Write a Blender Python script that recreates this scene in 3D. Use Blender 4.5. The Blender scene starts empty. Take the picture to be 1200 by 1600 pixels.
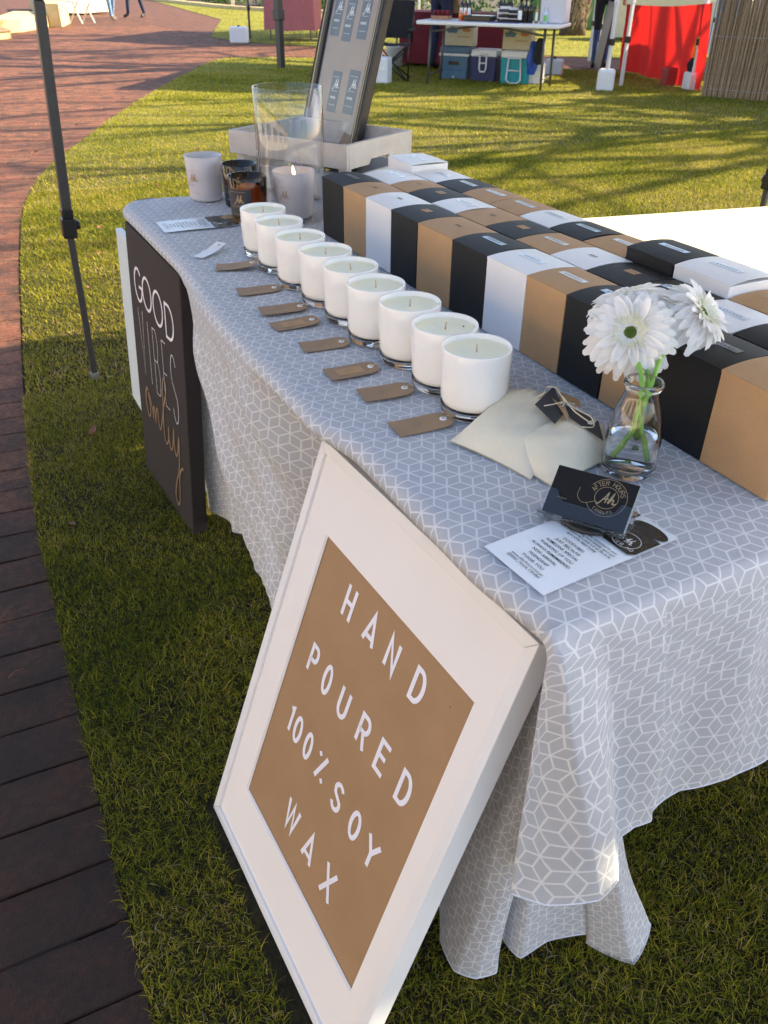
import bpy, math, random
import numpy as np
from mathutils import Vector, Matrix
random.seed(7); rng = np.random.default_rng(11)
PI = math.pi
# ------------------------------------------------------------------ camera, world, sun, exposure
scn = bpy.context.scene
col = scn.collection
cam = bpy.data.cameras.new('camera'); camo = bpy.data.objects.new('camera', cam); col.objects.link(camo)
CR = Vector((0.88867845, -0.45840719, 0.0106519)); CU = Vector((0.24483825, 0.49403435, 0.83425673)); CF = Vector((0.38769168, 0.73877799, -0.55127329))
CP = Vector((-0.40599503, -0.44022715, 1.25081452))
m = Matrix.Identity(4)
for i in range(3):
    m[i][0] = CR[i]; m[i][1] = CU[i]; m[i][2] = -CF[i]; m[i][3] = CP[i]
camo.matrix_world = m
cam.sensor_fit = 'VERTICAL'; cam.sensor_height = 36; cam.sensor_width = 27; cam.lens = 36*1294/1600
cam.clip_start = 0.02; cam.clip_end = 400
cam.dof.use_dof = True; cam.dof.focus_distance = 1.15; cam.dof.aperture_fstop = 16
scn.camera = camo
SUN_EL = math.radians(33.5); SDX, SDY = 0.982, -0.19       # towards the sun, on the ground
w = bpy.data.worlds.new('World'); scn.world = w; w.use_nodes = True
wn = w.node_tree; bg = wn.nodes['Background']
sky = wn.nodes.new('ShaderNodeTexSky'); sky.sky_type = 'NISHITA'; sky.sun_disc = False
sky.sun_elevation = SUN_EL; sky.sun_rotation = math.atan2(SDX, SDY)
tint = wn.nodes.new('ShaderNodeMix'); tint.data_type = 'RGBA'; tint.blend_type = 'MULTIPLY'; tint.inputs[0].default_value = 1; tint.inputs[7].default_value = (1.07, 1.0, .95, 1)
wn.links.new(sky.outputs[0], tint.inputs[6]); wn.links.new(tint.outputs[2], bg.inputs[0]); bg.inputs[1].default_value = 0.125
sl = bpy.data.lights.new('sun', 'SUN'); sl.energy = 5.0; sl.angle = math.radians(0.5); sl.color = (1, .83, .54)
so = bpy.data.objects.new('sun', sl); col.objects.link(so)
sd = Vector((SDX*math.cos(SUN_EL), SDY*math.cos(SUN_EL), math.sin(SUN_EL))).normalized()
so.rotation_euler = sd.to_track_quat('Z', 'Y').to_euler(); so.location = (8, -2, 8)
scn.view_settings.view_transform = 'Standard'; scn.view_settings.look = 'None'
scn.view_settings.exposure = 1.82; scn.view_settings.gamma = 1; scn.view_settings.use_curve_mapping = False
scn.render.engine = 'CYCLES'
# ------------------------------------------------------------------ node helpers
class X:
    """arithmetic on shader sockets"""
    def __init__(s, nt, k): s.nt, s.k = nt, k
    def _m(s, op, a, b=None, c=None):
        n = s.nt.nodes.new('ShaderNodeMath'); n.operation = op
        for i, v in enumerate((a, b, c)):
            if v is None: continue
            if isinstance(v, X): s.nt.links.new(v.k, n.inputs[i])
            else: n.inputs[i].default_value = v
        return X(s.nt, n.outputs[0])
    def __add__(s, o): return s._m('ADD', s, o)
    def __sub__(s, o): return s._m('SUBTRACT', s, o)
    def __rsub__(s, o): return s._m('SUBTRACT', o, s)
    def __mul__(s, o): return s._m('MULTIPLY', s, o)
    def mod(s, o): return s._m('FLOORED_MODULO', s, o)
    def abs(s): return s._m('ABSOLUTE', s)
    def max(s, o): return s._m('MAXIMUM', s, o)
    def min(s, o): return s._m('MINIMUM', s, o)
    def lt(s, o): return s._m('LESS_THAN', s, o)
def new_mat(name):
    M = bpy.data.materials.new(name); M.use_nodes = True
    nt = M.node_tree; b = nt.nodes['Principled BSDF']
    return M, nt, b
def rgb(c): return (c[0], c[1], c[2], 1)
def noise(nt, scale, detail=4, rough=.6, coord='Object', vec=None, dist=0):
    n = nt.nodes.new('ShaderNodeTexNoise'); n.inputs['Scale'].default_value = scale
    n.inputs['Detail'].default_value = detail; n.inputs['Roughness'].default_value = rough; n.inputs['Distortion'].default_value = dist
    if vec is None:
        tc = nt.nodes.new('ShaderNodeTexCoord'); vec = tc.outputs[coord]
    nt.links.new(vec, n.inputs['Vector']); return n
def ramp(nt, fac, stops):
    r = nt.nodes.new('ShaderNodeValToRGB'); e = r.color_ramp.elements
    while len(e) < len(stops): e.new(.5)
    for q, (p, c) in zip(e, stops): q.position = p; q.color = rgb(c)
    nt.links.new(fac, r.inputs[0]); return r
def mix(nt, a, b, f, mode='MIX'):
    n = nt.nodes.new('ShaderNodeMix'); n.data_type = 'RGBA'; n.blend_type = mode
    for s, v in ((n.inputs[6], a), (n.inputs[7], b), (n.inputs[0], f)):
        if isinstance(v, (tuple, list)): s.default_value = rgb(v)
        elif isinstance(v, (int, float)): s.default_value = v
        else: nt.links.new(v, s)
    return n.outputs[2]
def bump(nt, b, h, strength=.3, dist=.002):
    n = nt.nodes.new('ShaderNodeBump'); n.inputs['Strength'].default_value = strength; n.inputs['Distance'].default_value = dist
    nt.links.new(h, n.inputs['Height']); nt.links.new(n.outputs[0], b.inputs['Normal']); return n
def mat(name, c, rough=.6, var=.12, sc=30, bmp=.15, metal=0, spec=.5, sc2=None, bd=.001, emit=None):
    """plain material with uneven colour and fine relief"""
    M, nt, b = new_mat(name)
    n = noise(nt, sc, 5)
    d = tuple(max(0, x*(1-var)) for x in c); l = tuple(min(1, x*(1+var)) for x in c)
    r = ramp(nt, n.outputs[0], [(.3, d), (.7, l)])
    nt.links.new(r.outputs[0], b.inputs['Base Color'])
    b.inputs['Roughness'].default_value = rough; b.inputs['Metallic'].default_value = metal
    b.inputs['Specular IOR Level'].default_value = spec
    if bmp:
        n2 = noise(nt, sc2 or sc*6, 3); bump(nt, b, n2.outputs[0], bmp, bd)
    if emit: b.inputs['Emission Color'].default_value = rgb(emit[0]); b.inputs['Emission Strength'].default_value = emit[1]
    return M
def glass(name, c=(1, 1, 1), rough=0, ior=1.45):
    M, nt, b = new_mat(name); b.inputs['Base Color'].default_value = rgb(c)
    b.inputs['Transmission Weight'].default_value = 1; b.inputs['Roughness'].default_value = rough; b.inputs['IOR'].default_value = ior
    return M
# ------------------------------------------------------------------ mesh helpers
class MB:
    def __init__(s): s.v = []; s.f = []; s.m = []; s.uv = None
    def add(s, vs, fs, mi=0):
        o = len(s.v); s.v += [tuple(v) for v in vs]; s.f += [tuple(i+o for i in f) for f in fs]; s.m += [mi]*len(fs); return s
    def box(s, c, d, rz=0, mi=0, M=None):
        hx, hy, hz = d[0]/2, d[1]/2, d[2]/2
        vs = [Vector((sx*hx, sy*hy, sz*hz)) for sz in (-1, 1) for sy in (-1, 1) for sx in (-1, 1)]
        R = Matrix.Rotation(rz, 3, 'Z') if M is None else M
        vs = [R @ v + Vector(c) for v in vs]
        return s.add(vs, [(0, 2, 3, 1), (4, 5, 7, 6), (0, 1, 5, 4), (2, 6, 7, 3), (0, 4, 6, 2), (1, 3, 7, 5)], mi)
    def tube(s, pts, r, n=10, mi=0, cap=True):
        pts = [Vector(p) for p in pts]; rs = r if isinstance(r, (list, tuple)) else [r]*len(pts)
        rings = []; up = None
        for i, p in enumerate(pts):
            t = (pts[min(i+1, len(pts)-1)]-pts[max(i-1, 0)]).normalized()
            if up is None: up = Vector((0, 0, 1)) if abs(t.z) < .9 else Vector((1, 0, 0))
            a = (up - t*up.dot(t)).normalized(); up = a; b = t.cross(a)
            rings.append([p + (a*math.cos(2*PI*k/n)+b*math.sin(2*PI*k/n))*rs[i] for k in range(n)])
        vs = [q for R in rings for q in R]; fs = []
        for i in range(len(pts)-1):
            for k in range(n):
                k2 = (k+1) % n; fs.append((i*n+k, i*n+k2, (i+1)*n+k2, (i+1)*n+k))
        if cap: fs += [tuple(range(n-1, -1, -1)), tuple((len(pts)-1)*n+k for k in range(n))]
        return s.add(vs, fs, mi)
    def lathe(s, prof, n=48, c=(0, 0, 0), mi=0, closed=False):
        vs = []; fs = []
        for r, z in prof:
            for k in range(n): vs.append((c[0]+r*math.cos(2*PI*k/n), c[1]+r*math.sin(2*PI*k/n), c[2]+z))
        L = len(prof)
        for i in range(L if closed else L-1):
            j = (i+1) % L
            for k in range(n):
                k2 = (k+1) % n; fs.append((i*n+k, i*n+k2, j*n+k2, j*n+k))
        return s.add(vs, fs, mi)
    def disc(s, c, r, n=32, mi=0, ry=None):
        ry = ry or r
        return s.add([(c[0]+r*math.cos(2*PI*k/n), c[1]+ry*math.sin(2*PI*k/n), c[2]) for k in range(n)], [tuple(range(n))], mi)
    def poly(s, pts, h0, h1, mi=0):
        n = len(pts)
        a = 0
        for i in range(n): a += pts[i][0]*pts[(i+1) % n][1]-pts[(i+1) % n][0]*pts[i][1]
        if a < 0: pts = pts[::-1]
        vs = [(p[0], p[1], h0) for p in pts]+[(p[0], p[1], h1) for p in pts]
        fs = [tuple(range(n-1, -1, -1)), tuple(range(n, 2*n))]+[(i, (i+1) % n, n+(i+1) % n, n+i) for i in range(n)]
        return s.add(vs, fs, mi)
    def grid(s, P, mi=0):
        """P[i][j] points"""
        a, b = len(P), len(P[0])
        return s.add([q for r in P for q in r], [(i*b+j, i*b+j+1, (i+1)*b+j+1, (i+1)*b+j) for i in range(a-1) for j in range(b-1)], mi)
    def xf(s, M, i0=0):
        s.v[i0:] = [tuple(M @ Vector(v)) for v in s.v[i0:]]; return s
    def build(s, name, mats, parent=None, smooth=False, bevel=0, seg=2, kind=None, label=None, autos=None):
        me = bpy.data.meshes.new(name); me.from_pydata(s.v, [], s.f)
        for q in (mats if isinstance(mats, (list, tuple)) else [mats]): me.materials.append(q)
        if any(s.m): me.polygons.foreach_set('material_index', s.m)
        if smooth: me.polygons.foreach_set('use_smooth', [True]*len(s.f))
        if s.uv:
            L = me.uv_layers.new(name='uv'); li = np.empty(len(me.loops), np.int32); me.loops.foreach_get('vertex_index', li)
            L.data.foreach_set('uv', np.array(s.uv, np.float32)[li].ravel())
        me.update()
        o = bpy.data.objects.new(name, me); col.objects.link(o)
        if parent: o.parent = parent
        if bevel:
            b = o.modifiers.new('bevel', 'BEVEL'); b.width = bevel; b.segments = seg; b.limit_method = 'ANGLE'; b.angle_limit = .6
        if kind: o['kind'] = kind
        if label: o['label'] = label
        return o
def empty(name, loc=(0, 0, 0), rz=0, label=None, cat=None, group=None, M=None):
    o = bpy.data.objects.new(name, None); col.objects.link(o); o.empty_display_size = .05
    if M is not None: o.matrix_world = M
    else: o.location = loc; o.rotation_euler = (0, 0, rz)
    return tag(o, label, cat, group)
def tag(o, label=None, cat=None, group=None):
    if label: o['label'] = label
    if cat: o['category'] = cat
    if group: o['group'] = group
    return o
def copy_tree(root, **k):
    r = root.copy(); col.objects.link(r)
    for ch in list(root.children):
        c = ch.copy(); col.objects.link(c); c.parent = r
        for g in list(ch.children):
            d = g.copy(); col.objects.link(d); d.parent = c
    return r
def planeM(o, right, up):
    r = Vector(right).normalized(); u = Vector(up); u = (u-r*u.dot(r)).normalized(); n = r.cross(u)
    M = Matrix.Identity(4)
    for i in range(3): M[i][0] = r[i]; M[i][1] = u[i]; M[i][2] = n[i]; M[i][3] = o[i]
    return M
def catmull(pts, n=8):
    pts = [Vector(p) for p in pts]; out = []
    for i in range(len(pts)-1):
        p0 = pts[max(i-1, 0)]; p1 = pts[i]; p2 = pts[i+1]; p3 = pts[min(i+2, len(pts)-1)]
        for k in range(n):
            t = k/n
            out.append(.5*((2*p1)+(p2-p0)*t+(2*p0-5*p1+4*p2-p3)*t*t+(3*p1-p0-3*p2+p3)*t**3))
    out.append(pts[-1]); return out
def ribbon(mb, pts, w, z=0, mi=0):
    """flat stroke of width w along 2-D pts, square caps, mitred joins; w may be a list"""
    pts = [Vector((p[0], p[1])) for p in pts]; q = [pts[0]]
    for p in pts[1:]:
        if (p-q[-1]).length > 1e-6: q.append(p)
    pts = q; n = len(pts); closed = (pts[0]-pts[-1]).length < 1e-5 and n > 3
    vs = []
    for i in range(n):
        if closed:
            a = (pts[i]-pts[i-1 if i else n-2]).normalized(); b = (pts[i+1 if i < n-1 else 1]-pts[i]).normalized()
        else:
            a = (pts[i]-pts[i-1]).normalized() if i else (pts[1]-pts[0]).normalized()
            b = (pts[i+1]-pts[i]).normalized() if i < n-1 else a
        na = Vector((-a.y, a.x)); nb = Vector((-b.y, b.x)); mm = (na+nb)
        if mm.length < .15: mm = na
        mm.normalize(); k = 1/max(.35, mm.dot(na)); ww = (w[i] if isinstance(w, list) else w)/2
        vs += [(*(pts[i]+mm*ww*k), z), (*(pts[i]-mm*ww*k), z)]
    mb.add(vs, [(2*i, 2*i+1, 2*i+3, 2*i+2) for i in range(n-1)], mi)
def arc(cx, cy, rx, ry, a0, a1, n=20): return [(cx+rx*math.cos(math.radians(a0+(a1-a0)*k/n)), cy+ry*math.sin(math.radians(a0+(a1-a0)*k/n))) for k in range(n+1)]
def glyph(ch):
    """capital letters as strokes in a unit box"""
    G = {'H': [[(0, 0), (0, 1)], [(1, 0), (1, 1)], [(0, .5), (1, .5)]],
         'A': [[(0, 0), (.5, 1), (1, 0)], [(.18, .27), (.82, .27)]],
         'N': [[(0, 0), (0, 1), (1, 0), (1, 1)]],
         'D': [[(0, 0), (0, 1), (.4, 1)]+arc(.4, .5, .6, .5, 90, -90)+[(0, 0)]],
         'P': [[(0, 0), (0, 1), (.6, 1)]+arc(.6, .74, .4, .26, 90, -90)+[(0, .48)]],
         'O': [arc(.5, .5, .5, .5, 90, 450, 40)],
         '0': [arc(.5, .5, .5, .5, 90, 450, 40)],
         'U': [[(0, 1), (0, .32)]+arc(.5, .32, .5, .32, 180, 360)+[(1, 1)]],
         'R': [[(0, 0), (0, 1), (.58, 1)]+arc(.58, .74, .42, .26, 90, -90)+[(0, .48)], [(.5, .48), (1, 0)]],
         'E': [[(1, 1), (0, 1), (0, 0), (1, 0)], [(0, .52), (.85, .52)]],
         '1': [[(.2, .9), (.75, 1), (.75, 0)]],
         '%': [[(.02, 0.02), (.98, .98)]],
         'S': [arc(.5, .755, .47, .245, 25, 190, 16)[:-1]+[(.12, .6), (.5, .5), (.9, .39)]+arc(.5, .26, .47, .26, 10, -165, 16)],
         'Y': [[(0, 1), (.5, .45), (1, 1)], [(.5, .47), (.5, 0)]],
         'W': [[(0, 1), (.26, 0), (.5, .95), (.74, 0), (1, 1)]],
         'X': [[(0, 0), (1, 1)], [(0, 1), (1, 0)]],
         'G': [arc(.52, .5, .5, .5, 42, 345, 34)+[(1, .46), (.6, .46)]],
         'V': [[(0, 1), (.5, 0), (1, 1)]], 'I': [[(.5, 0), (.5, 1)]],
         'B': [[(0, 0), (0, 1), (.5, 1)]+arc(.5, .76, .38, .24, 90, -90)+[(0, .52)], [(.3, .52), (.55, .52)]+arc(.55, .26, .45, .26, 90, -90)+[(0, 0)]],
         'T': [[(0, 1), (1, 1)], [(.5, 1), (.5, 0)]], 'F': [[(1, 1), (0, 1), (0, 0)], [(0, .52), (.8, .52)]],
         'C': [arc(.52, .5, .5, .5, 42, 318, 30)], 'L': [[(0, 1), (0, 0), (1, 0)]]}
    return G[ch]
def letter(ch, x0, y0, x1, y1, wd, z, mtl, parent, name='letter'):
    mb = MB(); h = wd/2
    for i, st in enumerate(glyph(ch)):
        ribbon(mb, [(x0+h+(x1-x0-wd)*p[0], y0+h*(.9 if len(st) > 2 else 0)+(y1-y0-(1.8*h if len(st) > 2 else 0))*p[1]) for p in st], wd, z+i*.00012)
    if ch == '%':
        for (px, py) in ((.14, .86), (.86, .14)):
            cx = x0+(x1-x0)*px; cy = y0+(y1-y0)*py; mb.add([(cx-wd*.7, cy, z+.0002), (cx, cy-wd*.7, z+.0002), (cx+wd*.7, cy, z+.0002), (cx, cy+wd*.7, z+.0002)], [(0, 1, 2, 3)])
    return mb.build(name, mtl, parent)
def text(body, size, x, y, z, mtl, parent, align='LEFT', name='print', sx=1, rz=0, offset=0, shear=0):
    cu = bpy.data.curves.new('t', 'FONT'); cu.body = body; cu.size = size; cu.align_x = align; cu.offset = offset; cu.shear = shear; cu.resolution_u = 3
    o = bpy.data.objects.new('t', cu); col.objects.link(o)
    bpy.context.view_layer.update()
    me = bpy.data.meshes.new_from_object(o.evaluated_get(bpy.context.evaluated_depsgraph_get()))
    bpy.data.objects.remove(o); bpy.data.curves.remove(cu)
    M = Matrix.Translation((x, y, z)) @ Matrix.Rotation(rz, 4, 'Z') @ Matrix.Diagonal((sx, 1, 1, 1))
    me.transform(M); me.materials.clear(); me.materials.append(mtl); me.name = name
    r = bpy.data.objects.new(name, me); col.objects.link(r); r.parent = parent; return r
# ------------------------------------------------------------------ materials
def cloth_material():
    M, nt, b = new_mat('patterned_cotton')
    uvn = nt.nodes.new('ShaderNodeUVMap'); uvn.uv_map = 'uv'
    wob = noise(nt, 9, 2, vec=uvn.outputs[0]); sx = nt.nodes.new('ShaderNodeSeparateXYZ'); nt.links.new(uvn.outputs[0], sx.inputs[0])
    wo = (X(nt, wob.outputs[0])-.5)*.003
    S = 1/.0305
    x = (X(nt, sx.outputs[1])+wo)*S; y = (X(nt, sx.outputs[0])+wo)*S; r3 = math.sqrt(3)
    ax = x.mod(1)-.5; ay = y.mod(r3)-r3/2; bx = (x-.5).mod(1)-.5; by = (y-r3/2).mod(r3)-r3/2
    sel = (ax*ax+ay*ay).lt(bx*bx+by*by)
    px = bx+(ax-bx)*sel; py = by+(ay-by)*sel
    d = (px.abs().max(px.abs()*.5+py.abs()*(r3/2)))*-1+.5
    for a in (90, 210, 330):
        dx, dy = math.cos(math.radians(a)), math.sin(math.radians(a))
        al = px*dx+py*dy; pe = (px*dy-py*dx).abs()
        d = d.min(pe+al.lt(0)*9)
    mr = nt.nodes.new('ShaderNodeMapRange'); nt.links.new(d.k, mr.inputs[0])
    mr.inputs[1].default_value = .016; mr.inputs[2].default_value = .052; mr.inputs[3].default_value = 1; mr.inputs[4].default_value = 0
    n = noise(nt, 25, 4, vec=uvn.outputs[0]); g = ramp(nt, n.outputs[0], [(.3, (.585, .60, .64)), (.7, (.635, .65, .69))])
    c = mix(nt, g.outputs[0], (.90, .90, .92), mr.outputs[0])
    nt.links.new(c, b.inputs['Base Color']); b.inputs['Roughness'].default_value = .85; b.inputs['Specular IOR Level'].default_value = .25
    b.inputs['Sheen Weight'].default_value = .15
    we = noise(nt, 900, 2, vec=uvn.outputs[0]); cr = noise(nt, 11, 6, .6, vec=uvn.outputs[0], dist=1.4)
    bp = bump(nt, b, we.outputs[0], .25, .0006)
    b2 = nt.nodes.new('ShaderNodeBump'); b2.inputs['Strength'].default_value = .42; b2.inputs['Distance'].default_value = .008
    nt.links.new(cr.outputs[0], b2.inputs['Height']); nt.links.new(b2.outputs[0], bp.inputs['Normal'])
    tr = nt.nodes.new('ShaderNodeBsdfTranslucent'); nt.links.new(c, tr.inputs[0]); nt.links.new(bp.outputs[0], tr.inputs['Normal'])
    ms = nt.nodes.new('ShaderNodeMixShader'); ms.inputs[0].default_value = .3
    nt.links.new(b.outputs[0], ms.inputs[1]); nt.links.new(tr.outputs[0], ms.inputs[2])
    nt.links.new(ms.outputs[0], nt.nodes['Material Output'].inputs[0]); return M
def translucent_mat(name, c, amt=.35, rough=.8, var=.1, sc=20):
    M = mat(name, c, rough, var, sc, .2); nt = M.node_tree; b = nt.nodes['Principled BSDF']
    tr = nt.nodes.new('ShaderNodeBsdfTranslucent'); tr.inputs[0].default_value = rgb(c)
    ms = nt.nodes.new('ShaderNodeMixShader'); ms.inputs[0].default_value = amt
    nt.links.new(b.outputs[0], ms.inputs[1]); nt.links.new(tr.outputs[0], ms.inputs[2])
    nt.links.new(ms.outputs[0], nt.nodes['Material Output'].inputs[0]); return M
def brick_material():
    M, nt, b = new_mat('clay_paver')
    tc = nt.nodes.new('ShaderNodeTexCoord'); gp = nt.nodes.new('ShaderNodeNewGeometry')
    oi = nt.nodes.new('ShaderNodeAttribute'); oi.attribute_name = 'tone'
    n1 = noise(nt, 3.0, 5, .65, vec=gp.outputs['Position']); n2 = noise(nt, 60, 4, .7, vec=gp.outputs['Position']); n3 = noise(nt, 420, 2, .8, vec=gp.outputs['Position'])
    rd = nt.nodes.new('ShaderNodeObjectInfo')
    a = ramp(nt, n1.outputs[0], [(.25, (.13, .052, .028)), (.5, (.25, .098, .046)), (.75, (.34, .15, .072))])
    h = (X(nt, rd.outputs['Random'])*.55+X(nt, oi.outputs['Fac'])*.55)
    t = ramp(nt, h.k, [(0, (.55, .5, .5)), (.5, (.85, .8, .8)), (1, (1.1, 1.02, .95))])
    c = mix(nt, a.outputs[0], t.outputs[0], 1.0, 'MULTIPLY')
    n5 = noise(nt, 230, 3, .8, vec=gp.outputs['Position']); g5 = ramp(nt, n5.outputs[0], [(.35, (.5, .5, .5)), (.65, (1.25, 1.2, 1.2))]); c = mix(nt, c, g5.outputs[0], .8, 'MULTIPLY')
    g = ramp(nt, n2.outputs[0], [(.35, (.35, .30, .30)), (.65, (1.1, 1.1, 1.1))]); c = mix(nt, c, g.outputs[0], .85, 'MULTIPLY')
    g2 = ramp(nt, n3.outputs[0], [(.72, (0, 0, 0)), (.78, (1, 1, 1))]); c = mix(nt, c, (.42, .38, .36), (X(nt, g2.outputs[0])*.5).k)
    # dark grime and the gazebo's shade, both put into the near bricks' colour
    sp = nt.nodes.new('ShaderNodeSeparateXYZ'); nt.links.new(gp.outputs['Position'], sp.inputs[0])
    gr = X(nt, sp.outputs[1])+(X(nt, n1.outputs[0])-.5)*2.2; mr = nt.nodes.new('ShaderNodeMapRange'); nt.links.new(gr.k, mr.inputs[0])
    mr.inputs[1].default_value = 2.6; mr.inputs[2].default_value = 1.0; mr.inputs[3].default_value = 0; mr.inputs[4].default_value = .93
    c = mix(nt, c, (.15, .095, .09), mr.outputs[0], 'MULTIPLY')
    n7 = noise(nt, 7, 6, .75, vec=gp.outputs['Position'], dist=.5); g7 = ramp(nt, n7.outputs[0], [(.42, (.45, .42, .42)), (.5, (1, 1, 1)), (.66, (1.5, 1.2, 1.15))]); c = mix(nt, c, g7.outputs[0], .8, 'MULTIPLY')
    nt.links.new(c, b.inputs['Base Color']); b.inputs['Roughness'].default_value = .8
    bump(nt, b, (X(nt, n2.outputs[0])+X(nt, n3.outputs[0])*.6).k, .9, .006); return M
def soil_material():
    M, nt, b = new_mat('turf_base')
    gp = nt.nodes.new('ShaderNodeNewGeometry')
    n1 = noise(nt, 1.3, 5, .6, vec=gp.outputs['Position']); n2 = noise(nt, 45, 5, .75, vec=gp.outputs['Position']); n3 = noise(nt, 9, 4, .6, vec=gp.outputs['Position'])
    c1 = ramp(nt, n2.outputs[0], [(.3, (.06, .065, .010)), (.5, (.18, .19, .022)), (.7, (.36, .32, .05))])
    c2 = ramp(nt, n2.outputs[0], [(.3, (.06, .05, .022)), (.55, (.15, .13, .045)), (.75, (.26, .23, .09))])
    f = ramp(nt, n3.outputs[0], [(.45, (0, 0, 0)), (.68, (1, 1, 1))])
    c = mix(nt, c1.outputs[0], c2.outputs[0], (X(nt, f.outputs[0])*.7).k)
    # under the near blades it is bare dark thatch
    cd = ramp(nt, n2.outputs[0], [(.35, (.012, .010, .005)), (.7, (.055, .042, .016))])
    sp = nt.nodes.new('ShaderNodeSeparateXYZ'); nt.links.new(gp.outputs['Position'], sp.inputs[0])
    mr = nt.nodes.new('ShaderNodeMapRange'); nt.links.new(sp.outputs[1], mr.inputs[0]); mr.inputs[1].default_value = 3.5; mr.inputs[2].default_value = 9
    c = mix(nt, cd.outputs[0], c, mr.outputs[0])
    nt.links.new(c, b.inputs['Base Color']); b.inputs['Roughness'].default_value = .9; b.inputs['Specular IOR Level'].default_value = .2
    bump(nt, b, n2.outputs[0], .9, .02); return M
def blade_material():
    M, nt, b = new_mat('grass_blade')
    a = nt.nodes.new('ShaderNodeAttribute'); a.attribute_name = 'tone'
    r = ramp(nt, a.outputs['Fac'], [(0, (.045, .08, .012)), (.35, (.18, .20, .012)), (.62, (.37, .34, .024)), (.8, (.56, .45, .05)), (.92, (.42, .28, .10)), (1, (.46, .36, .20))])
    nt.links.new(r.outputs[0], b.inputs['Base Color']); b.inputs['Roughness'].default_value = .65; b.inputs['Specular IOR Level'].default_value = .22
    tr = nt.nodes.new('ShaderNodeBsdfTranslucent'); nt.links.new(r.outputs[0], tr.inputs[0])
    ms = nt.nodes.new('ShaderNodeMixShader'); ms.inputs[0].default_value = .45
    nt.links.new(b.outputs[0], ms.inputs[1]); nt.links.new(tr.outputs[0], ms.inputs[2])
    nt.links.new(ms.outputs[0], nt.nodes['Material Output'].inputs[0]); return M
def kraft(name, c):
    M, nt, b = new_mat(name)
    n = noise(nt, 12, 3); n2 = noise(nt, 700, 2, .8)
    r = ramp(nt, n.outputs[0], [(.3, tuple(x*.93 for x in c)), (.7, tuple(x*1.05 for x in c))])
    g = ramp(nt, n2.outputs[0], [(.3, (.86, .84, .8)), (.6, (1, 1, 1))]); k = mix(nt, r.outputs[0], g.outputs[0], 1.0, 'MULTIPLY')
    nt.links.new(k, b.inputs['Base Color']); b.inputs['Roughness'].default_value = .62; b.inputs['Specular IOR Level'].default_value = .35
    bump(nt, b, n2.outputs[0], .12, .0005); return M
def wax_mat(name, c):
    M = mat(name, c, .45, .03, 25, .1, bd=.0006); b = M.node_tree.nodes['Principled BSDF']
    b.inputs['Subsurface Weight'].default_value = .25; b.inputs['Subsurface Radius'].default_value = (.02, .014, .008); b.inputs['Subsurface Scale'].default_value = .4
    return M
m_cloth = cloth_material(); m_brick = brick_material(); m_soil = soil_material(); m_blade = blade_material()
m_hem = translucent_mat('hem_thread', (.78, .79, .86), .2)
m_white = mat('white_frame_paint', (.80, .79, .78), .5, .02, 8, .05)
m_mat = mat('mount_board', (.83, .79, .76), .75, .015, 6, .06)
m_kraft = kraft('kraft_board', (.385, .235, .125)); m_kraft2 = kraft('kraft_box', (.50, .305, .155)); m_kraft3 = kraft('kraft_tag', (.36, .235, .14))
m_vinyl = mat('white_vinyl', (.84, .83, .90), .4, .01, 20, 0)
m_canvas = mat('black_canvas', (.022, .016, .017), .75, .2, 300, .5, sc2=1600, bd=.0006)
m_gold = mat('copper_foil', (.58, .40, .26), .35, .08, 60, .05, metal=.55)
m_panelw = mat('white_canvas', (.62, .70, .74), .7, .03, 40, .2, sc2=900)
m_blackbox = mat('black_card', (.012, .0125, .014), .55, .1, 40, .05, spec=.3)
m_whitebox = mat('white_card', (.80, .80, .82), .4, .015, 20, .03)
m_clearlabel = mat('clear_foil_label', (.20, .23, .27), .16, .15, 120, .03, metal=.6)
m_clearlabel2 = mat('clear_label_on_white', (.62, .70, .78), .14, .04, 80, .03)
m_clearlabel3 = mat('clear_label_on_kraft', (.52, .44, .36), .15, .06, 80, .03)
m_ink = mat('grey_print', (.13, .10, .08), .6, .1, 80, 0)
m_inkb = mat('black_print', (.02, .02, .03), .5, .1, 80, 0)
m_glassw = glass('clear_glass', (1, 1, 1)); m_opal = wax_mat('opal_glass', (.88, .87, .84)); m_opal.node_tree.nodes['Principled BSDF'].inputs['Roughness'].default_value = .10
m_wax = wax_mat('soy_wax', (.93, .885, .66)); m_wick = mat('cotton_wick', (.60, .45, .28), .8, .2, 200, .2)
m_frost = mat('frosted_glass', (.70, .68, .72), .35, .02, 20, 0)
m_frost.node_tree.nodes['Principled BSDF'].inputs['Transmission Weight'].default_value = .25
m_darkglass = mat('black_glass', (.012, .012, .014), .06, .1, 40, 0)
m_amber = glass('amber_glass', (.62, .30, .09), .02); m_amberwax = wax_mat('amber_wax', (.60, .30, .09))
m_navy = mat('charcoal_label', (.03, .034, .045), .5, .1, 60, 0); m_foil = mat('gold_print', (.55, .40, .22), .3, .05, 90, 0, metal=.7)
m_print = mat('white_print', (.8, .8, .8), .5, .02, 90, 0)
m_paper = mat('leaflet_paper', (.80, .84, .88), .35, .01, 20, .02)
m_photo = mat('printed_photo', (.03, .025, .02), .22, .4, 80, 0); m_brownphoto = mat('printed_wood', (.42, .24, .10), .25, .3, 40, 0)
m_calico = mat('calico_cotton', (.74, .69, .55), .85, .04, 40, .35, sc2=900, bd=.0008)
_nt = m_calico.node_tree; _b = _nt.nodes['Principled BSDF']; _n = noise(_nt, 24, 4, .5, dist=.2); _p = _b.inputs['Normal'].links[0].from_node
_q = _nt.nodes.new('ShaderNodeBump'); _q.inputs['Strength'].default_value = .4; _q.inputs['Distance'].default_value = .006; _nt.links.new(_n.outputs[0], _q.inputs['Height']); _nt.links.new(_q.outputs[0], _p.inputs['Normal'])
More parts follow.
